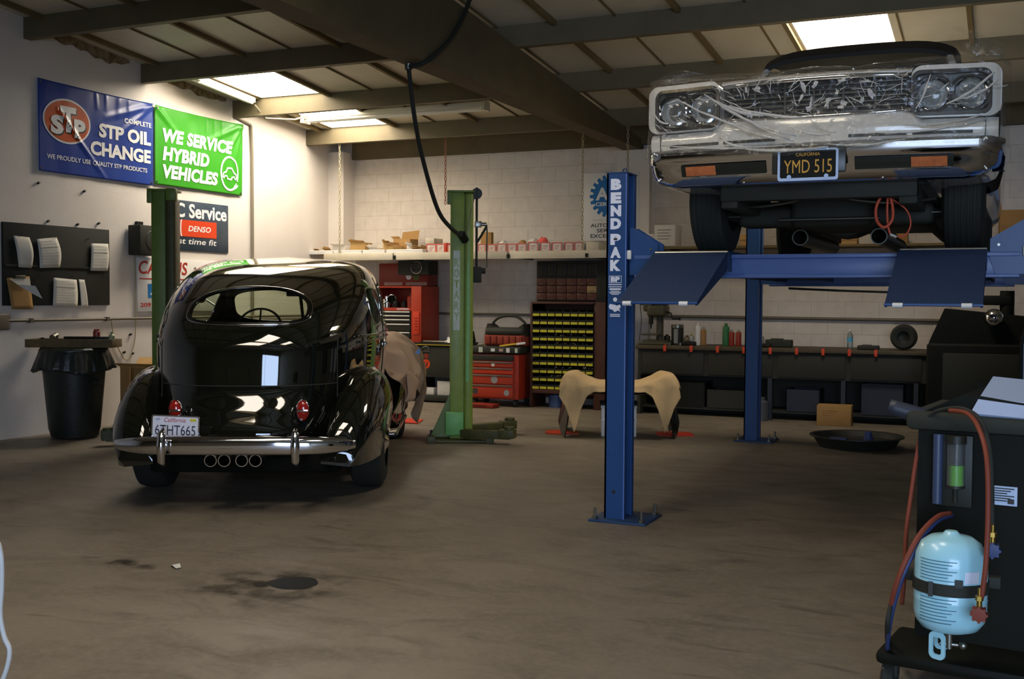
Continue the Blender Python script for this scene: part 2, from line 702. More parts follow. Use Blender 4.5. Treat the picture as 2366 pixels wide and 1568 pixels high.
# purlins across, ribs between them, girder along the building
PUR = [13.21, 11.58, 9.93, 8.27, 6.62, 4.97, 3.32, 1.67, .02, -1.63]
for i, y in enumerate(PUR):
    b = B()
    z = ceil_z(y)
    b.box(XL, XR, y, y + .09, z - .215, z - .002)
    for x in (-4.9, -3.95, -2.6, -.9):
        for dz in (.06, .13):
            b.cyl((x, y + .002, z - dz), (x, y - .008, z - dz), .011, seg=8)
    struct(b.out('beam_%d' % (i + 1), MATS['purlin_paint'], smooth=0))
n = 0
for i in range(len(PUR) - 1):
    y0, y1 = PUR[i + 1] + .09, PUR[i]
    if y1 < 3:
        continue
    for k in range(22):
        x = -8.9 + k * .61
        if any(s[0] - .04 < x < s[1] + .04 and s[2] < (y0 + y1) / 2 < s[3] for s in SKY):
            x = min((s[0] - .05 for s in SKY if s[0] - .04 < x < s[1] + .04 and s[2] < (y0 + y1) / 2 < s[3]), key=lambda v: abs(v - x))
        b = B()
        w, hh = ((.022, .05), (.007, .02))[k % 2]
        v = []
        for yy in (y0, y1):
            zc = ceil_z(yy)
            v.append([(x - w, yy, zc), (x - w, yy, zc - hh), (x + w, yy, zc - hh), (x + w, yy, zc)])
        b.grid(v, wrap=True)
        n += 1
        struct(b.out('trim_%d' % n, MATS['rib_wood'], smooth=0))
b = B()
rows = []
for y in (YF, 2, 6, 10, YB):
    zt = ceil_z(y) - .21
    rows.append([(-4.66, y, 3.40), (-4.42, y, 3.40), (-4.42, y, zt), (-4.66, y, zt)])
b.grid(rows, wrap=True)
struct(b.out('beam_girder', MATS['beam_wood'], smooth=0))
b = B()
b.box(XL + .28, -4.4, YB - .1, YB, 3.47, ceil_z(YB) - .01)
b.box(-4.4, XR, YB - .1, YB, 3.47, ceil_z(YB) - .01)
struct(b.out('beam_ledger', MATS['beam_wood'], smooth=0))
b = B()
b.box(XL, XL + .26, YB - .3, YB, 0, ceil_z(YB - .3) - .2)
struct(b.out('trim_corner_pilaster', MATS['wall_paint'], smooth=0))
b = B()
b.box(-4.75, -4.3, YB - .12, YB, 0, 3.4)
struct(b.out('trim_pilaster', MATS['wall_paint'], smooth=0))
# brown stain of old roofing along the top of the left wall
M('old_mastic', '5d4a22', .9, var=.8, scale=14, dark='b3a384', bump=.5)
b = B()
for y0, y1, h in ((8.5, 9.75, .16), (10.1, 11.45, .13)):
    up, dn = [], []
    for k in range(25):
        y = y0 + (y1 - y0) * k / 24
        zc = ceil_z(y) - .005
        e = 1 - abs(2 * k / 24 - 1) ** 4
        up.append((XL + .006, y, zc))
        dn.append((XL + .006, y, zc - h * (.35 + .65 * e) * (.7 + .5 * noise.noise((y * 6, 0, 1)))))
    b.grid([up, dn])
struct(b.out('trim_mastic', MATS['old_mastic'], smooth=0))

# conduits and boxes fixed to the walls
b = B()
b.tube([(XL + .025, 7.9, 1.19), (XL + .025, 9.5, 1.187), (XL + .025, 13.7, 1.18)], .016)
for y in (8.3, 9.35, 10.4):
    b.box(XL, XL + .05, y - .02, y + .02, 1.165, 1.21)
b.box(XL, XL + .09, 7.72, 7.98, 1.10, 1.26, .01)
struct(b.out('trim_conduit_left', M('conduit_dark', '6b6252', .55, metal=.2), smooth=50))
b = B()
b.tube([(XL + .025, 11.93, ceil_z(11.93) - .24), (XL + .025, 11.95, 3.3), (XL + .025, 11.95, .3)], .02)
b.tube([(XL + .02, 11.62, 3.76), (XL + .02, 11.93, 3.7)], .018)
struct(b.out('trim_conduit_riser', MATS['conduit'], smooth=50))
b = B()
b.tube([(-7.5, YB - .03, 1.22), (-5.6, YB - .03, 1.215), (-4.8, YB - .03, 1.21)], .016)
b.tube([(-4.3, YB - .03, 1.22), (-2, YB - .03, 1.21), (.6, YB - .03, 1.20)], .02)
struct(b.out('trim_conduit_back', MATS['conduit_dark'], smooth=50))
b = B()
for y, z in ((8.55, 2.215), (8.95, 2.205), (9.25, 2.235), (8.43, 2.6), (9.72, 1.0), (9.62, .80), (9.75, .78), (9.05, 2.57)):
    b.cyl((XL, y, z), (XL + .03, y, z + .01), .013, seg=8)
struct(b.out('trim_wall_pegs', MATS['dark_steel'], smooth=40))
b = B()
b.tube([(XL + .02, 9.42, 1.18), (XL + .02, 9.46, .98), (XL + .02, 9.56, .80), (XL + .02, 9.64, .72), (XL + .02, 9.72, .78), (XL + .02, 9.79, 1.0), (XL + .02, 9.80, 1.5), (XL + .02, 9.78, 1.98)], .006, seg=6, sub=6)
tag(b.out('speaker_wire', M('thin_wire', 'a89c74', .6), smooth=60), 'thin pale wire looping down the left wall below the black speaker', 'wire')

# marks on the floor
M('oil_stain', '1a1a12', .5)
def haze_mat():
    m = M('oil_haze', '2b261a', .6)
    nt = m.node_tree
    tc = nt.nodes.new('ShaderNodeTexCoord')
    d = nt.nodes.new('ShaderNodeVectorMath')
    d.operation = 'DISTANCE'
    d.inputs[1].default_value = (.5, .5, 0)
    fl = nt.nodes.new('ShaderNodeVectorMath')
    fl.operation = 'MULTIPLY'
    fl.inputs[1].default_value = (1, 1, 0)
    nt.links.new(tc.outputs['Generated'], fl.inputs[0])
    nt.links.new(fl.outputs[0], d.inputs[0])
    r = nt.nodes.new('ShaderNodeMapRange')
    for k, v in ((1, .08), (2, .5), (3, .95), (4, 0.0)):
        r.inputs[k].default_value = v
    nt.links.new(d.outputs['Value'], r.inputs[0])
    n = nt.nodes.new('ShaderNodeTexNoise')
    n.inputs['Scale'].default_value = 7
    n.inputs['Detail'].default_value = 6
    nt.links.new(tc.outputs['Object'], n.inputs['Vector'])
    q = nt.nodes.new('ShaderNodeMapRange')
    q.inputs[1].default_value, q.inputs[2].default_value = .42, .66
    nt.links.new(n.outputs['Fac'], q.inputs[0])
    mu = nt.nodes.new('ShaderNodeMath')
    mu.operation = 'MULTIPLY'
    nt.links.new(r.outputs[0], mu.inputs[0])
    nt.links.new(q.outputs[0], mu.inputs[1])
    nt.links.new(mu.outputs[0], nt.nodes['Principled BSDF'].inputs['Alpha'])


haze_mat()


def blob(cx, cy, rx, ry, seed, amp=.25, z=.002, n=48):
    return [(cx + rx * math.cos(a) * (1 + amp * noise.noise((math.cos(a) * 1.7 + seed, math.sin(a) * 1.7, seed))),
             cy + ry * math.sin(a) * (1 + amp * noise.noise((math.cos(a) * 1.7 + seed, math.sin(a) * 1.7, seed)))) for a in (2 * PI * k / n for k in range(n))]


def stain(name, mat, label, *a, z=.0015):
    b = B()
    v = [b.bm.verts.new((x, y, z)) for x, y in blob(*a)]
    b.bm.faces.new(v)
    return tag(b.out(name, mat, smooth=0), label, 'stain')


stain('oil_haze_stain', MATS['oil_haze'], 'dull brownish ring of old oil around the black spot on the floor', -3.32, 4.56, .50, .42, 3.3, .3)
stain('oil_stain', MATS['oil_stain'], 'small round black oil spot on the concrete in front of the black car', -3.263, 4.603, .125, .115, 1.2, .12, z=.003)
stain('oil_smear', MATS['oil_haze'], 'thin dark smear on the concrete ending at the white scrap', -4.35, 4.56, .36, .09, 5.5, .3)
b = B()
b.m = Matrix.Translation((-4.025, 4.607, .004)) @ Matrix.Rotation(R(-35), 4, 'Z')
b.grid([[(-.045, -.018, 0), (0, -.022, .012), (.045, -.012, .002)], [(-.04, .018, .004), (0, .02, .015), (.04, .016, .003)]])
tag(b.solid(.002).out('paper_scrap', MATS['paper'], smooth=0), 'tiny white scrap of paper lying on the open concrete floor', 'paper')

# ------------------------------------------------------------------ signs on the left wall
def ripple(seed, amp, pulls=()):
    def f(x, y):
        z = amp * (noise.noise((x * 2.2 + seed, y * 1.2, seed)) + .5 * noise.noise((x * 6 + seed, y * 2.5, seed + 4)))
        for (px, py, dx, dy, w, a, ln) in pulls:     # folds running out of a corner
            ux, uy = dx / math.hypot(dx, dy), dy / math.hypot(dx, dy)
            t = (x - px) * ux + (y - py) * uy
            d = abs((x - px) * uy - (y - py) * ux)
            if -.05 < t < ln:
                z += a * max(0, 1 - d / w) * min(1, (t + .05) / .1) * max(0, 1 - t / ln) ** .5
        return z
    return f


def banner(name, label, y0, y1, z0, z1, mat, f, n=90, off=.03):
    root = thing(name, label, 'banner', (XL + off, (y0 + y1) / 2, (z0 + z1) / 2), rot=ON_LEFT_WALL)
    w, h = (y1 - y0) / 2, (z1 - z0) / 2
    b = B()
    rows = []
    for j in range(int(n * h / w) + 1):
        y = -h + 2 * h * j / int(n * h / w)
        rows.append([(x, y - .012 * (1 - (x / w) ** 2) * (1 if y > 0 else 0), f(x, y)) for x in (-w + 2 * w * k / n for k in range(n + 1))])
    b.grid(rows)
    b.solid(.0015)
    b.out('sheet', mat, root, smooth=180)
    for x in (-w + .03, w - .03):
        for y in (-h + .03, h - .03):
            g = B()
            g.lathe([(.008, .006), (.014, .006), (.014, .0), (.008, 0)], (x, y, f(x, y)), seg=12)
            g.out('grommet', MATS['brushed'], root)
    return root, w, h


M('banner_blue', '24408f', .32, spec=.4, var=.12, scale=3, dark='16285c')
M('banner_green', '36921f', .36, spec=.35)
M('print_white', 'e6e6e2', .35)
M('print_orange', 'c2501c', .35)
M('print_shadow', '11151c', .4)
fb = ripple(2.0, .010, [(-.58, .18, .62, -.60, .035, .022, 1.0), (.82, .45, -1, -.32, .05, .02, .8), (.82, .45, -1, -.75, .04, .02, .7), (.3, .47, -.1, -1, .05, .01, .25), (.45, .47, -.05, -1, .04, .012, .2), (.1, .47, 0, -1, .03, .012, .2), (-.05, .47, .1, -1, .03, .01, .2)])
r1, w, h = banner('wall_banner', 'blue vinyl oil change banner with an orange oval, on the left wall', 8.42, 10.09, 2.73, 3.68, MATS['banner_blue'], fb)
lettering(r1, MATS['print_white'], [], fb, .004, 'oval_border', [ell(-.455, .08, .325, .235)])
lettering(r1, MATS['print_orange'], [], fb, .007, 'oval', [ell(-.455, .08, .305, .215)])
STP = [('S', .20, -.60, .03, dict(w=.17, bold=.06)), ('T', .27, -.45, .10, dict(w=.22, bold=.05)), ('P', .20, -.29, .02, dict(w=.16, bold=.06))]
lettering(r1, MATS['print_shadow'], [(t, hh, x + .016, y - .014, k) for t, hh, x, y, k in STP], fb, .010, 'lettering_shadow')
lettering(r1, MATS['print_white'], STP, fb, .013)
lettering(r1, MATS['print_white'], [
    ('COMPLETE', .055, .585, .215, dict(w=.42, bold=.02, align='CENTER')),
    ('STP OIL', .155, .79, .055, dict(w=.80, bold=.045, align='RIGHT')),
    ('CHANGE', .155, .79, -.15, dict(w=.92, bold=.045, align='RIGHT')),
    ('WE PROUDLY USE QUALITY STP PRODUCTS', .058, .0, -.315, dict(w=1.46, bold=.015))], fb, .005)
fg = ripple(5.0, .010, [(-.8, .45, 1, -.72, .05, .022, .5), (.8, .45, -1, -.42, .05, .02, .8), (.8, .45, -.75, -1, .04, .022, .55), (.8, .45, -.3, -1, .035, .02, .6), (.1, .45, 0, -1, .03, .012, .2), (.25, .45, 0, -1, .03, .012, .2), (.4, .45, 0, -1, .03, .012, .2)])
r2, w, h = banner('wall_banner', 'bright green vinyl hybrid service banner on the left wall', 10.12, 11.735, 2.755, 3.676, MATS['banner_green'], fg)
sh = dict(bold=.05, shear=.15, spacing=1.06, align='LEFT')
lettering(r2, MATS['print_white'], [
    ('WE SERVICE', .165, -.68, .13, dict(sh, w=1.28)),
    ('HYBRID', .165, -.68, -.085, dict(sh, w=.84)),
    ('VEHICLES', .165, -.68, -.295, dict(sh, w=1.0))], fg, .005)
b = B()      # plug-in car emblem: a ring ending in a plug around a small car outline
ring = [(.545 + .165 * math.cos(a), -.20 + .21 * math.sin(a), 0) for a in (R(-25 + 300 * k / 30) for k in range(31))]
b.tube(ring, .014, seg=6)
b.tube([(.545 + .165 * math.cos(R(-85)), -.20 + .21 * math.sin(R(-85)), 0), (.60, -.40, 0), (.645, -.375, 0)], .014, seg=6)
b.prism([(.63, -.40), (.69, -.375), (.705, -.345), (.66, -.33), (.625, -.36)], .012, 'XY', -.006)
b.tube([(.665, -.345, 0), (.68, -.315, 0)], .008, seg=5)
b.tube([(.695, -.36, 0), (.715, -.335, 0)], .008, seg=5)
b.tube([(.41, -.245, 0), (.43, -.20, 0), (.475, -.185, 0), (.505, -.135, 0), (.585, -.13, 0), (.635, -.19, 0), (.675, -.205, 0), (.68, -.25, 0), (.655, -.27, 0), (.63, -.235, 0), (.59, -.245, 0), (.575, -.275, 0), (.505, -.27, 0), (.49, -.235, 0), (.45, -.235, 0), (.435, -.265, 0), (.41, -.245, 0)], .012, seg=6)
for v in b.bm.verts:
    v.co.z = v.co.z * .2 + fg(v.co.x, v.co.y) + .005
b.out('emblem', MATS['print_white'], r2)


def panel_sign(name, label, wall, c, w, h, mat, t=.006, cat='sign'):
    root = thing(name, label, cat, c, rot=wall)
    b = B()
    b.box(-w / 2, w / 2, -h / 2, h / 2, -t, 0, .002)
    b.out('panel', mat, root)
    return root


M('sign_navy', '2b3a48', .35, var=.4, scale=5, dark='54606c')
M('sign_orange', 'd2421c', .35)
M('sign_white', 'dcdad4', .4)
M('print_red', 'b03024', .4)
M('print_blue', '1f6fae', .4)
M('print_grey', '8f8f8c', .5)
s1 = panel_sign('service_sign', 'dark slate air conditioning sign with an orange box, partly behind the left green post', ON_LEFT_WALL, (XL + .012, 10.835, 2.302), 1.27, .607, MATS['sign_navy'])
lettering(s1, MATS['print_white'], [('A/C Service', .175, .60, .185, dict(w=1.20, bold=.03, align='RIGHT')), ('first time fit', .072, .40, -.185, dict(w=.86, bold=.01, align='RIGHT', shear=.15))], lift=.002)
b = B()
b.prism([(-.45, .07), (.40, .07), (.40, -.13), (-.45, -.13)], .003, 'XY')
b.out('logo_box', MATS['sign_orange'], s1)
lettering(s1, MATS['print_white'], [('DENSO', .07, .08, -.03, dict(w=.42, bold=.02, shear=.2))], lift=.005, shapes=[[(-.255 + .02 * math.cos(a), -.03 + .1 * math.sin(a)) for a in (R(90 + 180 * k / 10) for k in range(11))] + [(-.235 + .02 * math.cos(a), -.03 + .1 * math.sin(a)) for a in (R(270 - 180 * k / 10) for k in range(11))]])
s2 = panel_sign('phone_sign', 'white sign with red hand-drawn letters and a telephone number, behind the left green post', ON_LEFT_WALL, (XL + .03, 10.53, 1.577), 1.42, .625, MATS['sign_white'], .02)
lettering(s2, MATS['print_red'], [('CALL US', .155, -.69, .20, dict(w=.83, bold=.015, shear=.15, align='LEFT')), ('209', .05, -.665, -.235, dict(w=.17, bold=.02, align='LEFT'))], lift=.002, shapes=[[(-.68, .075), (.3, .075), (.3, .062), (-.68, .062)]])
b = B()
b.prism([(-.54, .01), (-.24, .01), (-.24, -.15), (-.54, -.15)], .003, 'XY')
b.out('logo_box', MATS['print_blue'], s2)
lettering(s2, MATS['print_white'], [('A', .10, -.46, -.07, dict(bold=.02, shear=.3))], lift=.005)
b = B()
for k in range(3):
    b.tube([(.25 + .12 * k + .028 * i, .20 + .03 * math.sin(i * 2.1 + k), .003) for i in range(5)], .004, seg=5, sub=3)
b.out('script', MATS['print_grey'], s2)

# job board with its papers
M('board_black', '191b12', .8, var=.2, dark='2c2c20')
jb = thing('job_board', 'black wooden job board hung on the left wall above the pipe', 'board', (XL + .03, 8.68, 1.757), rot=ON_LEFT_WALL)
b = B()
b.box(-.712, .712, -.415, .42, -.03, 0, .004)
b.out('panel', MATS['board_black'], jb)
b = B()
b.box(-.70, .70, -.02, .0, 0, .012)
b.out('rail', MATS['black_paint'], jb)
for k in range(6):
    b = B()
    b.tube([(-.5 + .22 * k, (.30, -.10)[k % 2], 0), (-.5 + .22 * k, (.30, -.10)[k % 2], .03), (-.5 + .22 * k, (.30, -.10)[k % 2] + .015, .033)], .004, seg=6)
    b.out('hook', MATS['brushed'], jb)


def wall_sheet(name, label, px, bow=.02, mat='paper', lines=0, cat='paper', off=.047):
    """sheet with its four photo corners (tl, tr, br, bl) on the board's plane"""
    P = [at(x, y, 0, XL + off) for x, y in px]
    c = sum(P, Vector()) / 4
    b = B()
    rows = []
    for j in range(9):
        v = j / 8
        row = []
        for i in range(7):
            u = i / 6
            p = (P[0] * (1 - u) + P[1] * u) * (1 - v) + (P[3] * (1 - u) + P[2] * u) * v
            row.append(p - c + Vector((bow * max(0, math.sin(v * 3.1)) * (.4 + u) * .6, 0, 0)))
        rows.append(row)
    b.grid(rows)
    root = thing(name, label, cat, c)
    b.solid(.001).out('sheet', MATS[mat], root, smooth=180)
    if lines:
        g = B()
        for k in range(lines):
            v = .1 + .8 * k / max(lines - 1, 1)
            th = .022 if k == 2 else .008
            q = []
            for vv in (v, v + th):
                q.append([(P[0] * (1 - u) + P[1] * u) * (1 - vv) + (P[3] * (1 - u) + P[2] * u) * vv - c + Vector((bow * max(0, math.sin(vv * 3.1)) * (.4 + u) * .6 + .003, 0, 0)) for u in (.08, .3, .5, .7, .90 if k % 3 else .55)])
            g.grid(q)
        g.out('print', M('form_print', '77756f', .8), root, smooth=0)
    return root


wall_sheet('paper_sheet', 'blank curled sheet pinned at the upper left of the black board', [(31, 544), (68, 548), (73, 619), (43, 617)], .05)
wall_sheet('paper_sheet', 'printed work order with a shiny curled foot, upper row of the black board', [(85, 552), (131, 548), (138, 618), (92, 619)], .05, lines=9)
wall_sheet('paper_sheet', 'printed work order at the upper right edge of the black board', [(211, 562), (250, 563), (249, 626), (209, 625)], .02, lines=8)
wall_sheet('paper_sheet', 'wide printed work order in the middle of the lower row', [(124, 641), (177, 646), (179, 708), (122, 707)], .015, lines=9)
wall_sheet('paper_slip', 'narrow white slip hanging at the right of the lower row', [(182, 645), (195, 646), (204, 710), (188, 711)], .01, cat='slip')
cb = wall_sheet('clipboard', 'brown clipboard with a bent white page, lower left of the black board', [(15, 642), (68, 638), (77, 714), (27, 714)], .0, 'cardboard', cat='clipboard')
P = [at(x, y, 0, XL + .07) for x, y in ((22, 644), (69, 643), (71, 660), (40, 657))]
c = Vector(cb.location)
b = B()
b.grid([[P[0] - c, P[1] - c], [P[3] - c, P[2] - c]])
b.grid([[P[3] - c, P[2] - c + Vector((.06, 0, 0))], [at(75, 678, 0, XL + .12) - c, at(83, 662, 0, XL + .14) - c], [at(98, 690, 0, XL + .17) - c, at(97, 687, 0, XL + .17) - c]])
b.solid(.001).out('page', MATS['paper'], cb, smooth=30)
b = B()
p = at(45, 640, 0, XL + .06) - c
b.box(p.x - .01, p.x + .02, p.y - .06, p.y + .06, p.z - .015, p.z + .02, .004)
b.out('clip', MATS['brushed'], cb)

# wall speaker
sp = thing('wall_speaker', 'black box loudspeaker high on the left wall beside the green post', 'speaker', (XL, 9.87, 2.08))
b = B()
b.box(.02, .2, -.185, .185, -.17, .17, .012)
b.out('cabinet', MATS['black_matte'], sp)
b = B()
b.lathe([(.11, .205), (.115, .2), (.08, .19), (.03, .18), (.0, .19)], (0, .02, 0), 'X')
b.out('driver', M('speaker_cone', '26281d', .6), sp)
b = B()
b.box(0, .03, -.05, .05, .08, .22)
b.out('bracket', MATS['dark_steel'], sp)

# ------------------------------------------------------------------ trash can corner
M('bin_black', '1d211c', .45, bump=.15, bscale=30)
M('bag_black', '20251f', .35, bump=.5, bscale=14)
tc = thing('trash_can', 'big round black trash can by the left wall', 'trash can', (-8.66, 8.42, 0))
b = B()
b.lathe([(0, .02), (.23, .02), (.235, .05), (.25, .10), (.315, .84), (.335, .85), (.335, .90), (.315, .90), (.30, .84), (.23, .1), (0, .1)], seg=40)
b.out('can', MATS['bin_black'], tc)
b = B()
rows = []
for k in range(9):
    t = k / 8
    rr = .32 + .075 * t ** .8
    z = .92 - .23 * t
    rows.append([((rr + .018 * t * math.sin(a * 9 + 1) * t + .012 * t * math.sin(a * 23)) * math.cos(a), (rr + .018 * t * math.sin(a * 9 + 1) + .012 * t * math.sin(a * 23)) * math.sin(a), z + .03 * t * math.sin(a * 3)) for a in (2 * PI * q / 96 for q in range(96))])
b.grid(rows, wrap=True)
b.solid(.002).out('liner', MATS['bag_black'], tc, smooth=180)
for sx in (-1, 1):
    b = B()
    b.box(sx * .315 - .02, sx * .315 + .02, -.06, .06, .55, .6, .008)
    b.out('handle', MATS['bin_black'], tc)
pln = thing('wooden_tray', 'long shallow scuffed wooden tray lying across the black trash can', 'tray', (-8.66, 8.42, .92), R(24))
M('grimy_wood', '6d5a34', .8, var=.7, scale=8, dark='2f2a1c')
b = B()
b.box(-.42, .42, -.12, .12, .002, .022)
b.box(-.42, .42, -.14, -.12, .002, .085, .003)
b.box(-.42, .42, .12, .14, .002, .085, .003)
b.box(-.44, -.42, -.14, .14, .002, .085, .003)
b.box(.42, .44, -.14, .14, .002, .085, .003)
b.out('tray', MATS['grimy_wood'], pln)
for x, y, s_, m_, lab in ((-.30, -.05, .022, 'dark_steel', 'small dark bolt standing at the left end of the wooden tray'), (.22, .03, .035, 'steel_red', 'small rusty can standing on the bar in the wooden tray')):
    b = B()
    zz = .95 if s_ < .03 else 1.035
    p = Matrix.Rotation(R(24), 3, 'Z') @ Vector((x, y, 0)) + Vector((-8.66, 8.42, 0))
    b.lathe([(0, 0), (s_, 0), (s_, .05), (s_ * .8, .055), (s_ * .8, .075), (0, .075)], (p.x, p.y, zz - .005), seg=16)
    tag(b.out('scrap_part', MATS[m_], smooth=40), lab, 'part')
p = Matrix.Translation((-8.66, 8.42, .92)) @ Matrix.Rotation(R(24), 4, 'Z')
b = B(p)
b.box(-.1, .36, -.02, .06, .024, .11, .006)
tag(b.out('steel_bar', MATS['dark_steel']), 'dark square bar lying in the wooden tray on the trash can', 'bar')
b = B(p)
b.cyl((-.2, 0, .024), (-.2, 0, .12), .04, seg=16)
b.cyl((-.2, -.05, .10), (-.2, .05, .12), .03, seg=16)
tag(b.out('old_coupling', MATS['brushed'], smooth=40), 'round grey coupling standing in the wooden tray', 'part')
b = B(p)
b.lathe([(0, .024), (.03, .024), (.03, .12), (.012, .14), (.012, .16), (0, .16)], (.385, -.0, 0), seg=16)
tag(b.out('small_bottle', M('pale_green_plastic', '8f9a6a', .4), smooth=40), 'small pale bottle at the right end of the wooden tray', 'bottle')

cx = thing('cardboard_box', 'tall brown cardboard box standing open between trash can and black car', 'box', (-8.44, 9.30, 0), R(20))
b = B()
b.box(-.27, .27, -.2, .2, 0, .69, .004)
b.out('carton', MATS['cardboard'], cx)
for rows in ([[(-.27, -.2, .69), (.27, -.2, .69)], [(-.3, -.29, .73), (.28, -.30, .72)]], [[(-.27, .2, .69), (.27, .2, .69)], [(-.27, .3, .76), (.27, .3, .77)]], [[(.27, -.2, .69), (.27, .2, .69)], [(.42, -.2, .74), (.40, .2, .75)]]):
    b = B()
    b.grid(rows)
    b.solid(.005).out('flap', M('cardboard_light', 'c09a5e', .85, var=.2, dark='8f6e3c'), cx)
bd = thing('leaning_board', 'narrow tan board leaning between trash can and cardboard box', 'board', (-8.28, 8.70, 0), R(24))
b = B()
b.grid([[(-.0, 0, 0), (.055, 0, 0)], [(-.03, .17, .70), (.02, .17, .70)]])
b.solid(.018).out('board', M('tan_board', '9a6f3c', .7, var=.3, dark='6f4d26'), bd, smooth=0)
b = B(Matrix.Translation((-8.27, 8.55, 0)) @ Matrix.Rotation(R(24), 4, 'Z'))
b.grid([[(-.1, 0, .002), (.03, -.02, .002)], [(-.03, .06, .12), (-.02, .06, .13)]])
tag(b.solid(.003).out('torn_paper', MATS['paper'], smooth=0), 'torn white paper on the floor at the foot of the trash can', 'paper')

# ------------------------------------------------------------------ green two-post lift
LA = R(28)
M('worn_green_light', '6fae62', .5, var=.6, scale=10, dark='3f8a2e')
M('sticker_worn', 'c6cabc', .5, var=.5, scale=18, dark='6f9a62')


def green_post(loc, right):
    lab = 'tall green lift post with a pale lettered strip, right of the black car' if right else 'tall green lift post half hidden behind the black car, by the left wall'
    root = thing('lift_post', lab, 'lift post', loc, LA, 'posts of the green two-post lift')
    s = -1 if right else 1          # the carriage side faces the bay
    H_ = 2.50 if right else 2.48
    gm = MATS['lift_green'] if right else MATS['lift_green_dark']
    b = B()
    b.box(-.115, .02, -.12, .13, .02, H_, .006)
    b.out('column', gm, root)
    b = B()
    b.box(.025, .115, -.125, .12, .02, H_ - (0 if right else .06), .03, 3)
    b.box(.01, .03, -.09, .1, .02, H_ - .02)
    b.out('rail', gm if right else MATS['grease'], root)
    b = B()
    b.box(-.15, .12, -.15, .15, H_ - .0, H_ + .02, .004)
    b.box(-.15, -.10, -.15, -.10, H_ - .12, H_, .004)
    if not right:
        b.box(.03, .13, -.16, -.05, H_ - .10, H_ + .03, .02)
    b.out('top_plate', MATS['lift_green_dark'], root)
    b = B()
    b.box(-.34, .30, -.30, .24, .004, .028, .004)
    b.box(-.34, -.26, -.33, -.25, .0, .07, .004)
    b.box(.24, .32, -.33, -.25, .0, .07, .004)
    b.out('base_plate', MATS['grease'], root)
    for k, (x, y) in enumerate(((-.30, -.29), (.28, -.29), (-.3, .2), (.26, .2))):
        b = B()
        b.cyl((x, y, .028), (x, y, .075), .018, seg=6)
        b.out('anchor_bolt', MATS['dark_steel'], root)
    b = B()
    b.prism([(-.115, .03), (-.31, .03), (-.115, .46)], .02, 'XZ', -.01)
    b.prism([(-.115, .03), (-.31, .03), (-.115, .46)], .02, 'XZ', .09)
    b.out('gusset', MATS['lift_green_dark'] if right else gm, root)
    # carriage low on the post with two folded swing arms
    b = B()
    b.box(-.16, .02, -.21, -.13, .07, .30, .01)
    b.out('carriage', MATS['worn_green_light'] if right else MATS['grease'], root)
    for yy, ang, ln in ((-.20, -20 if right else 200, .52), (.20, 25 if right else 160, .6)):
        b = B(Matrix.Translation((.0, yy, .10)) @ Matrix.Rotation(R(ang), 4, 'Z'))
        b.box(0, ln, -.05, .05, -.05, .03, .006)
        b.box(ln - .12, ln + .04, -.06, .06, -.04, .045, .006)
        b.lathe([(0, .04), (.05, .04), (.055, .06), (.05, .075), (0, .075)], (ln - .02, 0, 0), seg=16)
        b.out('swing_arm', MATS['grease'], root)
    return root


gp = green_post((-5.06, 10.03, 0), True)
gl = green_post((-7.655, 8.645, 0), False)
st = B()
st.prism([(-.085, 1.12), (-.02, 1.12), (-.02, 1.92), (-.085, 1.92)], .002, 'XZ', -.123)
sticker = st.out('name_strip', MATS['sticker_worn'], gp)
e = bpy.data.objects.new('x', None)
b = B()
for k, ch in enumerate('ROTARY'):
    text_bm(b.bm, ch, .085, -.052, 1.80 - k * .108, 0, w=.05, bold=.02)
for v in b.bm.verts:
    v.co = Vector((v.co.x, -.1245, v.co.y))
b.out('lettering', MATS['lift_green'], sticker, smooth=0)
bpy.data.objects.remove(e)
b = B()
b.prism([(.045, .6), (.075, .6), (.07, 2.0), (.05, 1.7)], .002, 'XZ', -.1265)
b.out('worn_stripe', MATS['worn_green_light'], gp, smooth=0)
b = B()
b.tube([(.15, -.02, 2.56), (.15, -.02, 1.72)], .012)
b.cyl((.15, -.03, 2.50), (.15, .03, 2.50), .055, seg=20)
b.out('lock_rod', MATS['dark_steel'], gp, smooth=40)
b = B()
b.box(.13, .20, -.06, .02, 2.16, 2.22, .006)
b.cyl((.2, -.02, 2.19), (.25, -.02, 2.19), .018, seg=12)
b.out('valve', MATS['brushed'], gp, smooth=40)
b = B()
b.tube([(.25, -.02, 2.19), (.255, -.02, 2.12), (.252, -.02, 1.75)], .008, seg=8)
b.out('valve_pipe', MATS['brushed'], gp)
b = B()
b.tube([(.25, -.02, 2.17), (.2, -.02, 2.08), (.15, -.02, 2.0)], .012, seg=8)
b.out('valve_hose', MATS['rubber'], gp)
b = B()
b.box(.11, .2, -.07, .05, 1.60, 1.76, .01)
b.cyl((.2, -.03, 1.72), (.24, -.03, 1.72), .03, seg=14)
b.out('motor_box', MATS['black_matte'], gp)
b = B()
b.tube([(.12, -.10, 2.44), (.08, -.135, 2.25), (.03, -.13, 2.02)], .005, seg=6)
b.out('lock_cable', MATS['conduit'], gp)

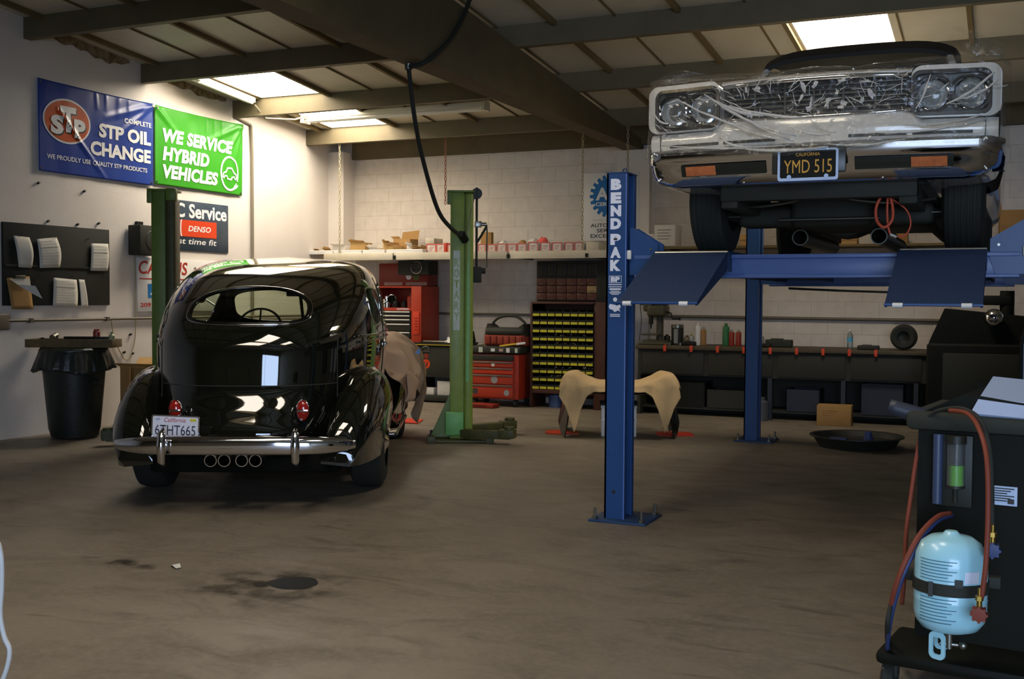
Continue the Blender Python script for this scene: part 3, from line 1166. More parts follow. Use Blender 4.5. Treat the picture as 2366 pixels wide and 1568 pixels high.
b = B()   # black air hose: under the girder, then down to the post
hook = at(944, 152, 2, 3.385)
end = gp.matrix_world.translation
tip = Vector((-5.06, 10.03, 0)) + Matrix.Rotation(LA, 3, 'Z') @ Vector((-.0, -.16, 2.06))
pts = [at(x_, y_, 0, -4.39) for x_, y_ in ((1092, -20), (1085, 0), (1070, 38), (1042, 88), (1010, 122))] + [at(978, 146, 2, 3.375), hook + Vector((0, 0, -.01))]
b.tube(pts, .02, seg=10, sub=6)
d = tip - hook
pts = [hook + Vector((0, 0, -.01)), hook + d * .10 + Vector((0, 0, -.28)), hook + d * .25 + Vector((0, 0, -.42)), hook + d * .5 + Vector((0, 0, -.46)), hook + d * .75 + Vector((0, 0, -.27)), tip]
b.tube(pts, .02, seg=10, sub=8)
ho = b.out('air_hose', MATS['rubber'], smooth=180)
tag(ho, 'black hose looping from the big girder down to the green post', 'hose')
b = B()
b.cyl(tip + Vector((0, -.02, .02)), tip + Vector((.01, .05, -.04)), .042, seg=16)
b.cyl(tip + Vector((0, .0, .05)), tip + Vector((0, 0, -.02)), .03, seg=16)
b.out('fitting', MATS['dark_steel'], ho, smooth=40)
b = B()
b.lathe([(.03, -.03), (.035, -.03), (.035, .03), (.03, .03), (.03, -.03)], hook, 'Z', 16)
b.out('hanger', MATS['brushed'], ho)

# ------------------------------------------------------------------ shelf along the back wall
M('shelf_paint', 'cfc6ae', .6, var=.35, scale=3, dark='8a7a58')
sh = thing('wall_shelf', 'long cream painted shelf hung on chains along the back wall', 'shelf', (0, 0, 0))
b = B()
b.box(-8.86, -4.2, 13.28, 14.05, 2.02, 2.05, .003)
b.out('plank', MATS['shelf_paint'], sh)
for x0, x1 in ((-8.88, -7.75), (-7.70, -6.02), (-5.98, -4.2)):
    b = B()
    b.box(x0, x1, 13.25, 13.28, 1.96, 2.06, .003)
    b.out('fascia', MATS['shelf_paint'], sh)
for x in (-7.72, -6.0, -4.9):
    b = B()
    b.box(x - .02, x + .02, 13.24, 14.05, 1.97, 2.02)
    b.out('bearer', MATS['dark_steel'], sh)


def chain(x, y, z0, z1, mat, label, name='hanging_chain'):
    b = B()
    n = int((z1 - z0) / .05)
    for k in range(n):
        z = z0 + (z1 - z0) * (k + .5) / n
        q = k % 2
        pts = [(x + (0 if q else .014 * math.cos(a)), y + (.014 * math.cos(a) if q else 0), z + .032 * math.sin(a)) for a in (2 * PI * i / 8 for i in range(8))]
        b.tube(pts, .005, seg=4, closed=True)
    return tag(b.out(name, mat, smooth=180), label, 'chain', 'chains holding the long wall shelf')


M('chain_pale', 'b8ad8c', .5, metal=.4)
M('chain_rusty', '9a6048', .6, metal=.3)
chain(-8.62, 13.262, 2.05, 3.6, MATS['chain_pale'], 'pale chain holding the shelf nearest the room corner')
chain(-6.94, 13.262, 2.70, 3.6, MATS['chain_rusty'], 'rusty reddish chain hanging above the shelf left of the green post')
chain(-4.97, 13.262, 2.05, 3.6, MATS['chain_pale'], 'pale chain beside the white poster with the blue gear')
chain(-4.37, 13.262, 2.05, 3.6, MATS['chain_pale'], 'pale chain behind the blue lift post, right of the gear poster')

M('carton_white', 'd9d2c6', .7, var=.12, dark='b5a893')
M('carton_red', 'c86458', .6)


def parts_carton(x, w, h, label, tone='carton_white', group='small parts cartons on the wall shelf', dy=0.0, flap=True, rz=0.0, z=2.052):
    root = thing('parts_carton', label, 'carton', (x, 13.54 + dy, z), R(rz), group)
    b = B()
    b.box(-w / 2, w / 2, -.12, .14, 0, h, .003)
    b.out('carton', MATS[tone], root)
    if tone == 'carton_white':
        b = B()
        o = [(-w / 2, 0), (w / 2, 0), (w / 2, h), (-w / 2, h)]
        i = [(-w / 2 + .014, .018), (w / 2 - .014, .018), (w / 2 - .014, h - .016), (-w / 2 + .014, h - .016)]
        b.ring(o, i, .003, 'XZ', -.124)
        b.out('red_edge', MATS['carton_red'], root, smooth=0)
        b = B()
        for k in range(3):
            b.box(-w * .25, w * (.25 - .08 * k), -.123, -.121, h * (.62 - .16 * k), h * (.68 - .16 * k))
        b.out('print', M('carton_print', 'b77a6c', .7), root, smooth=0)
    return root


CX = [(-6.98, 'second'), (-6.80, '')]
whites = [
    (985, 1008, .13, 'red-edged white carton, first of the row left of the green post'),
    (1008, 1028, .13, 'red-edged white carton just left of the red box by the green post'),
    (1034, 1052, .12, 'red-edged white carton half behind the green post'),
    (1104, 1122, .12, 'red-edged white carton just right of the green post'),
    (1126, 1146, .115, 'open red-edged carton with brown packing, second right of the green post'),
    (1148, 1170, .12, 'red-edged carton with a white tuft on top, third right of the green post'),
    (1172, 1194, .115, 'red-edged carton, fourth right of the green post'),
    (1195, 1217, .12, 'red-edged carton with brown paper on top, fifth right of the green post'),
    (1220, 1244, .135, 'red-edged carton with a tall white flap, sixth right of the green post'),
    (1248, 1272, .13, 'red-edged carton under a pink cloth tuft'),
    (1275, 1299, .125, 'red-edged carton just right of the one with the pink tuft'),
    (1304, 1325, .125, 'red-edged carton, second from the chain by the gear poster'),
    (1327, 1348, .125, 'red-edged carton next to the chain by the gear poster')]
for x0, x1, h, lab in whites:
    a, c = at(x0, 560, 1, 13.42).x, at(x1, 560, 1, 13.42).x
    parts_carton((a + c) / 2, (c - a) * .96, h, lab)
a, c = at(1354, 560, 1, 13.42).x, at(1384, 560, 1, 13.42).x
parts_carton((a + c) / 2, c - a, .12, 'wide plain white carton under the gear poster', 'shelf_paint')
for x0, x1, h, lab, tone in ((983, 1003, .075, 'small white carton lying on top of the first red-edged carton', 'shelf_paint'),):
    a, c = at(x0, 540, 1, 13.42).x, at(x1, 540, 1, 13.42).x
    parts_carton((a + c) / 2, c - a, h, lab, tone, z=2.184)
a = at(1031, 570, 1, 13.45).x
parts_carton(a, .035, .14, 'narrow bright red box between two white cartons', 'bright_red')


def tuft(x, z, s, mat, name, label, cat):
    b = B()
    rows = []
    for j in range(5):
        rows.append([(s * (1 - .05 * j - .03 * j * j) * (1 + .7 * noise.noise((k * .9, j * 1.3, x))) * math.cos(2 * PI * k / 9), .7 * s * (1 - .2 * j) * math.sin(2 * PI * k / 9), s * .2 * j * (1 + .9 * noise.noise((k * .7, .5, x + 3)))) for k in range(9)])
    b.grid(rows, wrap=True)
    b.bm.faces.new([v for v in b.bm.verts][-9:])
    o = b.out(name, MATS[mat], smooth=0)
    o.location = (x, 13.54, z)
    return tag(o, label, cat)


M('pink_cloth', 'e0584e', .7)
tuft(at(1252, 545, 1, 13.5).x, 2.182, .085, 'pink_cloth', 'rag', 'crumpled pink rag on top of a carton on the shelf', 'rag')
tuft(at(1160, 552, 1, 13.5).x, 2.172, .06, 'paper', 'crumpled_paper', 'crumpled white paper on the carton right of the green post', 'paper')
tuft(at(1230, 540, 1, 13.5).x, 2.187, .075, 'paper', 'crumpled_paper', 'tall crumpled white wrap left of the pink rag', 'paper')
tuft(at(1205, 555, 1, 13.5).x, 2.172, .06, 'cardboard', 'packing_paper', 'crumpled brown packing paper on a carton left of the white wrap', 'paper')

# brown and open boxes of the left half
browns = [
    (722, 738, 556, .06, 'little brown box at the corner end of the shelf', 0),
    (742, 760, 556, .07, 'little open brown box, second from the corner end of the shelf', 10),
    (763, 800, 548, .13, 'pale torn carton bundle near the corner end of the shelf', -6),
    (803, 842, 540, .17, 'wide brown cardboard box, larger of the two on the left of the shelf', 4),
    (848, 872, 556, .09, 'flat whitish carton between two brown boxes', -4),
    (876, 892, 540, .16, 'narrow upright brown carton left of the tall open box', 20),
    (894, 912, 548, .12, 'small brown carton in front of the tall open box', -15),
    (934, 948, 548, .12, 'white rounded package right of the tall open box', 10),
    (950, 966, 560, .06, 'low brown box, left one of two before the red-edged cartons', 0),
    (968, 982, 560, .07, 'low brown box, right one of two before the red-edged cartons', 8)]
for x0, x1, yy, h, lab, rz in browns:
    a, c = at(x0, 560, 1, 13.42).x, at(x1, 560, 1, 13.42).x
    w = (c - a) * .82
    pale = 'pale' in lab or 'whit' in lab
    root = thing('brown_carton', lab, 'carton', ((a + c) / 2, 13.56, 2.052), R(rz), 'assorted boxes on the left of the shelf')
    b = B()
    b.box(-w / 2, w / 2, -.11, .12, 0, h, .004)
    b.out('carton', MATS['carton_white' if pale else 'cardboard_light'], root)
    b = B()
    b.grid([[(-w / 2, -.11, h), (w / 2, -.11, h)], [(-w / 2 - .01, -.17, h + .03), (w / 2, -.16, h + .02)]])
    b.grid([[(-w / 2, -.11, h), (-w / 2, .12, h)], [(-w / 2 - .012, -.11, h + .05), (-w / 2 - .015, .12, h + .045)]])
    b.solid(.003).out('flap', MATS['carton_white' if pale else 'cardboard'], root, smooth=0)
a, c = at(905, 540, 1, 13.6).x, at(940, 540, 1, 13.6).x
root = thing('brown_carton', 'tall open brown box tilted back behind smaller ones, highest on the shelf', 'carton', ((a + c) / 2, 13.78, 2.052), R(-8), 'assorted boxes on the left of the shelf')
b = B()
b.box(-.15, .15, -.09, .1, 0, .22, .004)
b.out('carton', MATS['cardboard'], root)
b = B()
b.grid([[(-.15, .1, .22), (.15, .1, .22)], [(-.14, .12, .33), (.16, .12, .35)]])
b.grid([[(-.15, -.09, .22), (-.15, .1, .22)], [(-.2, -.09, .26), (-.2, .1, .27)]])
b.solid(.004).out('flap', MATS['cardboard'], root, smooth=0)
a = at(1114, 548, 1, 13.7).x
root = thing('brown_carton', 'upright brown cardboard piece right behind the green post', 'carton', (a, 13.86, 2.052), 0, 'assorted boxes on the left of the shelf')
b = B()
b.box(-.08, .08, -.04, .04, 0, .30, .004)
b.out('carton', MATS['cardboard'], root)
for x0, x1, z1, lab in ((1512, 1560, .27, 'white carton on the shelf end, right of the blue post'), (1490, 1512, .16, 'small brown carton beside the white one on the shelf end')):
    a, c = at(x0, 540, 1, 13.6).x, at(x1, 540, 1, 13.6).x
    root = thing('end_carton', lab, 'carton', ((a + c) / 2, 13.75, 2.112 if 'white' in lab else 2.11))
    b = B()
    b.box(-(c - a) / 2, (c - a) / 2, -.15, .15, 0, z1, .004)
    b.out('carton', MATS['carton_white' if 'white' in lab else 'cardboard'], root)
    b = B()
    for k in range(4):
        b.box(-(c - a) * .35, (c - a) * (.3 - .1 * (k % 2)), -.152, -.150, z1 * (.75 - .14 * k), z1 * (.78 - .14 * k))
    b.out('print', MATS['form_print'], root, smooth=0)
sh2 = thing('wall_shelf', 'dark shelf with brown boxes on the back wall behind the lifted white car', 'shelf', (0, 0, 0))
b = B()
b.box(-4.18, 1.2, 13.55, 14.05, 2.075, 2.105, .003)
b.out('plank', MATS['rib_wood'], sh2)
for x in (-3.9, -2.5, -1.1, .3):
    b = B()
    b.prism([(13.6, 2.075), (14.05, 2.075), (14.05, 1.8)], .03, 'YZ', x)
    b.out('bracket', MATS['dark_steel'], sh2)
k = 0
for x0, w, h, mt, lab in ((-3.35, .25, .22, 'cardboard', 'brown box, left one behind the lifted white car'), (-2.95, .18, .14, 'cardboard_light', 'pale tan box behind the blue rear post'), (-2.1, .9, .10, 'cardboard_light', 'long flat tan carton behind the lifted white car'), (-1.15, .14, .12, 'cardboard', 'small brown box right of the long flat tan carton'), (.05, .3, .36, 'cardboard', 'tall brown box at the right end of the dark shelf'), (.42, .2, .55, 'cardboard', 'tallest brown box at the right end of the dark shelf')):
    root = thing('brown_carton', lab, 'carton', (x0, 13.8, 2.107), R(3), 'boxes on the dark shelf')
    b = B()
    b.box(-w / 2, w / 2, -.16, .16, 0, h, .004)
    b.out('carton', MATS[mt], root)
    b = B()
    b.box(-w / 2, w / 2, -.163, -.161, h * .42, h * .54)
    b.out('tape', MATS['tan_board'], root)

for x0, x1, lab in ((718, 772, 'long flat white carton at the corner end, along the front of the shelf'), (775, 838, 'longest flat white carton along the front of the shelf'), (842, 892, 'flat white carton along the shelf front under the tall open box'), (896, 980, 'flat white carton along the shelf front just left of the red-edged ones')):
    a, c = at(x0, 575, 1, 13.33).x, at(x1, 575, 1, 13.33).x
    root = thing('flat_carton', lab, 'carton', ((a + c) / 2, 13.35, 2.052))
    b = B()
    b.box(-(c - a) / 2, (c - a) / 2, -.06, .06, 0, .055, .004)
    b.out('carton', MATS['sign_white'], root)
    b = B()
    b.box(-(c - a) / 2, (c - a) / 2, -.062, -.055, .04, .043)
    b.out('lid_edge', MATS['shelf_paint'], root)
# poster with the blue gear
s3 = panel_sign('gear_poster', 'white poster with a blue gear emblem, half behind the blue post', ON_BACK_WALL, (-4.84, YB - .125, 2.665), .80, .90, MATS['sign_white'], .008, 'poster')
b = B()
pts = []
for k in range(20):
    for da, rr in ((-.36, .235), (-.22, .285), (.22, .285), (.36, .235)):
        a = 2 * PI * (k + da) / 20
        pts.append((.0 + rr * math.cos(a), .14 + rr * math.sin(a)))
b.prism(pts, .003, 'XY')
b.out('gear', MATS['print_blue'], s3, smooth=0)
lettering(s3, MATS['print_white'], [('ASE', .17, 0, .17, dict(w=.40, bold=.04)), ('CERTIFIED', .05, 0, .035, dict(w=.40, bold=.03))], lift=.005)
lettering(s3, MATS['ink'], [('AUTOMOTIVE', .05, 0, -.245, dict(w=.54, bold=.012)), ('SERVICE', .05, 0, -.315, dict(w=.36, bold=.012)), ('EXCELLENCE', .05, 0, -.385, dict(w=.54, bold=.012))], lift=.002)
lettering(s3, MATS['print_grey'], [('We employ technicians certified by', .018, 0, -.175, dict(w=.5))], lift=.002)

# ------------------------------------------------------------------ red tool cabinets
def emblem(parent, x, z, y, r, mat, name='sticker'):
    b = B()
    b.prism(ell(x, z, r, r, 20), .002, 'XZ', y - .002)
    return b.out(name, MATS[mat], parent, smooth=0)


hut = thing('tool_cabinet', 'tall red tool chest with a hutch behind the black car', 'tool chest', (-7.78, 13.72, 0))
b = B()
b.box(-.46, .34, -.02, .28, 1.60, 1.93, .008)
b.box(-.46, .34, .2, .28, .8, 1.62)
b.out('hutch', MATS['steel_red'], hut)
b = B()
b.box(-.46, -.43, -.25, .2, .82, 1.60, .004)
b.box(-.46, .2, -.24, .2, 1.58, 1.60)
b.box(.20, .36, -.25, .28, .82, 1.60, .006)
b.box(-.43, .2, -.22, .2, 1.26, 1.30)
b.box(-.43, .2, -.24, .2, .82, .86)
b.out('frame', M('chest_red', 'b23a20', .4, var=.2, dark='7a2412'), hut)
for k, (z0, z1) in enumerate(((1.205, 1.255), (1.15, 1.20), (1.085, 1.145), (.97, 1.08), (.87, .965))):
    b = B()
    b.box(-.42, .185, -.245, .15, z0 + .003, z1 - .003, .003)
    d = b.out('drawer', MATS['black_paint'], hut)
    b = B()
    b.box(-.41, .175, -.258, -.244, z1 - .022, z1 - .004, .003)
    b.out('pull', MATS['white_plastic'], d)
b = B()
b.box(.235, .335, -.262, -.25, .93, 1.25, .004)
hd = b.out('red_plate', MATS['bright_red'], hut)
b = B()
for k in range(5):
    b.box(.255 + .012 * (k % 2), .315, -.264, -.262, .99 + .04 * k, 1.005 + .04 * k)
b.out('print', MATS['steel_red'], hd)
b = B()
text_bm(b.bm, 'CRAFTSMAN', .026, 00.06, 1.282, w=.19, bold=.02)
for v in b.bm.verts:
    v.co = Vector((v.co.x, -.242, v.co.y))
b.out('lettering', MATS['sticker_white'], hut, smooth=0)
for x, m_ in ((.03, 'print_white'), (.15, 'lift_green_dark')):
    emblem(hut, x, 1.74, -.02, .045 if x < .1 else .055, m_)
for x, w_ in ((-.22, .3), (.02, .07), (.19, .26)):
    b = B()
    b.box(x - w_ / 2, x + w_ / 2, -.023, -.02, 1.615, 1.66)
    o = b.out('sticker', M('sticker_pinkish', 'b99a8c', .5, var=.6, scale=40, dark='5b2c22'), hut)
tz = 1.302
for x, r, h, mt, nm, lab in ((-.28, .07, .16, 'chrome', 'chrome_can', 'shiny round can in the open shelf of the tall red chest'), (-.13, .05, .11, 'dark_steel', 'oil_can', 'dark can next to the shiny one in the tall red chest'), (0.0, .045, .10, 'dark_steel', 'small_jar', 'small dark jar in the middle of the tall red chest shelf'), (.12, .06, .2, 'steel_red', 'spray_can', 'dark red can at the right end of the tall red chest shelf')):
    b = B()
    b.lathe([(0, 0), (r, 0), (r, h * .75), (r * .5, h * .85), (r * .5, h), (0, h)], (-7.78 + x, 13.62, tz), seg=20)
    tag(b.out(nm, MATS[mt], smooth=40), lab, 'can')
su = B()
su.box(-8.24, -7.49, 13.47, 14.0, .02, .80, .01)
tag(su.out('base_cabinet', MATS['steel_red']), 'red base cabinet under the tall tool chest behind the black car', 'cabinet')

spk = thing('shelf_speaker', 'black box speaker with a chrome-ringed cone hung under the shelf', 'speaker', (-7.52, 13.6, 1.86))
b = B()
b.box(-.27, .22, -.14, .14, -.10, .094, .01)
b.out('cabinet', MATS['black_matte'], spk)
b = B()
b.lathe([(.07, .14), (.08, .155), (.088, .15), (.09, .14)], (.03, 0, 0), Matrix.Rotation(PI / 2, 3, 'X'))
b.out('ring', MATS['chrome'], spk)
b = B()
b.lathe([(.07, .141), (.03, .12), (0, .125)], (.03, -.02, 0), Matrix.Rotation(PI / 2, 3, 'X'))
b.out('cone', MATS['speaker_cone'], spk)

bc = thing('tool_cart', 'black tool cabinet with an orange sticker between the drape and green post', 'cabinet', (-7.10, 13.62, 0))
b = B()
b.box(-.36, .34, -.22, .28, .35, .80, .006)
b.box(-.36, .34, -.22, .28, .02, .10, .006)
b.box(-.36, -.33, -.22, .28, .1, .36)
b.box(.31, .34, -.22, .28, .1, .36)
b.out('body', MATS['black_matte'], bc)
b = B()
b.box(-.37, .35, -.24, .29, .80, .825, .004)
b.out('top', MATS['dark_steel'], bc)
b = B()
b.box(-.36, .34, -.245, -.238, .79, .803)
b.out('yellow_edge', M('dull_yellow', 'a8902c', .5), bc)
ko = emblem(bc, -.205, .53, -.22, .065, 'sign_orange')
b = B()
text_bm(b.bm, 'U', .06, -.205, .53, w=.05, bold=.04)
for v in b.bm.verts:
    v.co = Vector((v.co.x, -.224, v.co.y))
b.out('lettering', MATS['black_paint'], ko, smooth=0)
emblem(bc, -.20, .64, -.22, .035, 'steel_red')
b = B()
b.tube([(-.27, -.225, .70), (-.25, -.225, .76), (-.2, -.225, .775), (-.16, -.225, .76), (-.15, -.225, .70)], .008, seg=6, closed=True)
b.out('latch', MATS['brushed'], bc)
for i, (x, w_, h, m_) in enumerate(((-.2, .2, .10, 'sign_white'), (.06, .24, .2, 'white_plastic'))):
    b = B(Matrix.Translation((-7.10 + x, 13.55, .10)) @ Matrix.Rotation(R(8 * i - 4), 4, 'Z'))
    b.box(-w_ / 2, w_ / 2, -.1, .1, .001, h, .006)
    tag(b.out('white_box', MATS[m_]), ['low white box in the bottom opening of the black cabinet', 'taller white box in the bottom opening of the black cabinet'][i], 'box')
b = B()
b.tube([(-7.42, 13.5, .838), (-7.2, 13.45, .84), (-7.0, 13.44, .838)], .01, seg=6)
tag(b.out('long_wrench', MATS['brushed'], smooth=60), 'long steel tool lying on the black cabinet', 'tool')
tuft(-6.98, .826, .075, 'white_plastic', 'shop_rag', 'crumpled white shop rag on the black cabinet left of the green post', 'rag')
bpy.data.objects['shop_rag'].location.y = 13.5
b = B(Matrix.Translation((-6.80, 13.62, .826)))
b.box(-.12, .12, -.07, .07, 0, .05, .01)
b.prism([(-.14, .05), (.12, .05), (.10, .16), (-.02, .08)], .1, 'XZ', -.05)
tag(b.out('power_tool_case', MATS['black_matte']), 'dark red and black tool case half behind the green post', 'case')

rb = thing('rolling_toolbox', 'red rolling toolbox with a black top, right of the green post', 'toolbox', (-6.22, 13.50, 0))
b = B()
b.box(-.36, .36, -.21, .27, .10, .70, .01)
b.out('body', M('toolbox_red', 'a83420', .38, var=.25, dark='6c2012'), rb)
b = B()
b.box(-.42, .40, -.24, .30, .71, .80, .02)
b.out('top', MATS['black_matte'], rb)
drs = [(.61, .69, 'black_paint'), (.525, .605, 'chest_red'), (.435, .52, 'bright_red'), (.30, .43, 'chest_red'), (.12, .295, 'chest_red')]
for k, (z0, z1, m_) in enumerate(drs):
    b = B()
    b.box(-.33, .29, -.235, .1, z0 + .004, z1 - .004, .004)
    d = b.out('drawer', MATS[m_], rb)
    if k:
        b = B()
        b.box(-.32, .28, -.246, -.234, z1 - .026, z1 - .006, .004)
        b.out('pull', MATS['brushed'], d)
for x, z, r, m_ in ((.0, .56, .025, 'white_plastic'), (.02, .36, .05, 'print_grey'), (-.26, .20, .04, 'ink'), (.2, .19, .04, 'print_grey')):
    emblem(rb, x, z, -.235, r, m_)
b = B()
b.box(-.06, .04, -.237, -.235, .465, .49)
b.out('orange_label', MATS['sign_orange'], rb)
for x, m_, sx, sz in ((-.18, 'sticker_worn', .03, .035), (0, 'sign_white', .03, .02), (.12, 'sticker_pinkish', .03, .02), (.22, 'white_plastic', .025, .03), (.34, 'sticker_worn', .02, .03)):
    b = B()
    b.box(x - sx, x + sx, -.243, -.24, .755 - sz, .755 + sz)
    b.out('sticker', MATS[m_], rb)
for x in (-.3, .3):
    for y in (-.15, .2):
        b = B()
        b.cyl((x - .02, y, .05), (x + .02, y, .05), .05, seg=16)
        b.box(x - .025, x + .025, y - .02, y + .02, .05, .1)
        b.out('caster', MATS['rubber'], rb, smooth=40)
b = B(Matrix.Translation((-6.30, 13.1, 0)))
b.box(-.32, .2, -.1, .12, .002, .05, .01)
b.box(-.25, .1, -.11, .11, .03, .055, .01)
tag(b.out('floor_tray', MATS['steel_red']), 'flat dark red tray on the floor in front of the rolling toolbox', 'tray')

bag = thing('tool_bag', 'black and rust open tool bag with a tubular handle on the rolling toolbox', 'bag', (-6.10, 13.50, .80), R(-4))
b = B()
b.box(-.31, .31, -.14, .14, .002, .16, .04, 3)
b.out('pouch', M('bag_rust', '8a3018', .8, var=.3, dark='3b1a10'), bag, smooth=60)
b = B()
b.box(-.30, .30, -.145, .145, .14, .25, .05, 3)
b.prism([(-.31, .14), (.31, .14), (.27, .30), (.18, .24), (-.18, .24), (-.27, .30)], .22, 'XZ', -.11)
b.out('body', MATS['black_matte'], bag, smooth=50)
b = B()
b.tube([(-.25, 0, .26), (-.22, 0, .33), (-.1, 0, .395), (.1, 0, .40), (.23, 0, .33), (.26, 0, .26)], .017, seg=10, sub=4)
b.out('handle', MATS['black_matte'], bag, smooth=180)
b = B()
for k in range(6):
    b.box(-.28 + .095 * k, -.2 + .095 * k, -.155, -.135, .03, .14, .01)
b.out('pocket', MATS['bag_rust'], bag)
b = B()
b.box(-.05, .22, -.17, -.15, .01, .035, .005, rot=(0, R(-8), 0))
b.out('yellow_strap', M('strap_yellow', 'c8a020', .6), bag)
b = B()
b.box(.2, .34, -.17, -.15, .03, .06, .005, rot=(0, R(-8), 0))
b.out('white_strap', MATS['white_plastic'], bag)
tuft(-6.42, .80, .08, 'grimy_wood', 'canvas_glove', 'dirty rag between the tool bag and green post', 'rag')

# ------------------------------------------------------------------ yellow-labelled bin cabinet
M('cabinet_brown', '4e2a18', .55, var=.35, dark='2d180e')
M('bin_dark', '1d2013', .5)
M('bin_yellow', 'c8bf2c', .5)
bn = thing('bin_cabinet', 'brown cabinet of black bins with yellow label strips in rows', 'cabinet', (-5.23, 13.62, 0))
X0, X1, Z0, Z1 = -.50, .36, .24, 1.37
b = B()
b.box(X0 - .03, X0, -.18, .3, 0, 1.40, .003)
b.box(X1, X1 + .15, -.16, .3, 0, 1.40, .003)
b.box(X0, X1, .27, .3, .1, 1.40)
b.box(X0, X1, -.18, .3, .19, .24, .003)
b.box(X0, X1, -.18, .3, 1.37, 1.40, .003)
b.out('frame', MATS['cabinet_brown'], bn)
emblem(bn, -.03, .215, -.18, .018, 'bin_yellow', 'round_label')
rz_, cz_ = 10, 8
tb = None
for j in range(rz_):
    for i in range(cz_):
        w_, h_ = (X1 - X0) / cz_, (Z1 - Z0 - .06) / rz_
        x, z = X0 + w_ * i, Z0 + h_ * j
        if tb is None:
            b = B()
            b.box(.003, w_ - .003, -.15, .24, .004, .012)
            b.box(.003, .007, -.15, .24, .004, h_ - .02)
            b.box(w_ - .007, w_ - .003, -.15, .24, .004, h_ - .02)
            b.box(.003, w_ - .003, -.155, -.15, .004, h_ * .62)
            tb = b.out('bin', MATS['bin_dark'], bn, smooth=0)
            b = B()
            b.box(.008, w_ - .008, -.163, -.157, .008, .040)
            tl = b.out('label_strip', MATS['bin_yellow'], tb, smooth=0)
            tb.location = (x, -.02, z)
        else:
            o = tb.copy()
            COL.objects.link(o)
            o.parent = bn
            o.location = (x, -.02, z)
            q = tl.copy()
            COL.objects.link(q)
            q.parent = o
# loose bright parts in two rows of bins
b = B()
for k in range(60):
    j = (5, 1, 1, 6, 2)[k % 5]
    x = X0 + .25 + .6 * random.random() if j == 1 else X0 + .3 + .55 * random.random()
    s_ = .006 + .007 * random.random()
    z = Z0 + (Z1 - Z0 - .06) / rz_ * j + .065 + .02 * random.random()
    b.box(x - s_, x + s_, -.165, -.155 + s_, z, z + s_ * 1.6, rot=(random.random(), random.random(), 0))
o = b.out('loose_hardware', MATS['brushed'], bn, smooth=0)
o['kind'] = 'stuff'
dr = thing('drawer_cabinet', 'dark cabinet of small brown drawers above the yellow-labelled bins', 'cabinet', (-5.23, 13.68, 1.40))
b = B()
b.box(-.50, .50, -.10, .3, .002, .54, .004)
b.box(.36, .52, -.14, .3, .002, .54, .004)
b.out('frame', M('cabinet_black', '1f1c12', .6), dr)
for j in range(3):
    for i in range(6):
        x = -.49 + .142 * i
        b = B()
        b.box(x + .004, x + .138, -.13, .1, .02 + .098 * j, .11 + .098 * j, .003)
        d = b.out('drawer', M('drawer_tan', '9a8050', .5) if (i, j) == (5, 1) else M('drawer_brown', '532a1a', .45), dr)
        b = B()
        b.box(x + .04, x + .10, -.14, -.13, .035 + .098 * j, .045 + .098 * j)
        b.out('pull', MATS['brushed'], d)
for i in range(6):
    b = B()
    x = -.49 + .142 * i
    b.box(x + .004, x + .138, -.115, .1, .335, .50, .003)
    b.out('tray', M('tray_dark', '26231a', .5), dr)
b = B()
b.lathe([(0, .0), (.09, 0), (.095, .16), (.09, .16), (.085, .01), (0, .01)], (-5.45, 13.6, .002), seg=20)
tag(b.out('blue_bucket', M('bucket_blue', '39507a', .4), smooth=40), 'small dark blue bucket on the floor under the bin cabinet', 'bucket')
b = B(Matrix.Translation((-5.16, 13.52, 0)))
b.box(-.09, .09, -.08, .08, .002, .16, .01)
tag(b.out('white_jug', MATS['sign_white']), 'white box with a red edge on the floor under the bin cabinet', 'box')
b = B()
b.box(-6.03, -5.90, 13.98, 14.08, 0, 1.1)
struct(b.out('trim_white_post', MATS['wall_paint'], smooth=0))

# ------------------------------------------------------------------ ceiling lamps
fx = thing('fluorescent_fixture', 'long white fluorescent lamp hung under the purlins right of the left skylights', 'lamp', (0, 0, 0))
A, C_ = at(697, 276, 1, 12.35), at(1118, 246, 1, 12.35)
A = Vector((A.x, 12.35, 3.62))
# keep the lamp level, just under the purlin next to it
A = Vector((-8.60, 12.40, 3.775))
C_ = Vector((-5.93, 12.40, 3.775))
b = B()
b.box(A.x, C_.x, A.y - .06, A.y + .06, A.z + .03, A.z + .09, .01)
b.out('housing', M('lamp_white', 'd8d4c4', .4), fx)
for dy in (-.05, .05):
    b = B()
    b.cyl((A.x + .05, A.y + dy, A.z + .005), (C_.x - .05, A.y + dy, A.z + .005), .018, seg=12)
    b.out('tube', M('tube_off', 'e9e6da', .25), fx)
for x in (A.x, C_.x):
    b = B()
    b.prism([(A.y - .09, A.z - .02), (A.y + .09, A.z - .02), (A.y + .07, A.z + .09), (A.y - .07, A.z + .09)], .04, 'YZ', x - .02)
    b.out('end_cap', MATS['lamp_white'], fx)
b = B()
for x in (A.x + .12, C_.x - .12):
    b.cyl((x, A.y, A.z + .09), (x, A.y, ceil_z(A.y)), .006, seg=6)
b.out('hanger', MATS['brushed'], fx)
f2 = thing('fluorescent_fixture', 'white fluorescent lamp along the edge of the large left skylight', 'lamp', (0, 0, 0))
b = B()
b.box(-8.84, -8.72, 10.4, 11.5, -.035, .035, .01, rot=(-.0893, 0, 0))
for v in b.bm.verts:
    v.co.z += ceil_z(10.95) - .045
b.out('housing', MATS['lamp_white'], f2)
b = B()
b.cyl((-8.74, 10.45, ceil_z(10.45) - .09), (-8.74, 11.45, ceil_z(11.45) - .09), .018)
b.out('tube', MATS['tube_off'], f2)
b = B()
b.cyl((-8.80, 10.5, ceil_z(10.5) - .05), (-8.80, 10.5, ceil_z(10.5)), .006, seg=6)
b.out('hanger', MATS['brushed'], f2)
b = B()
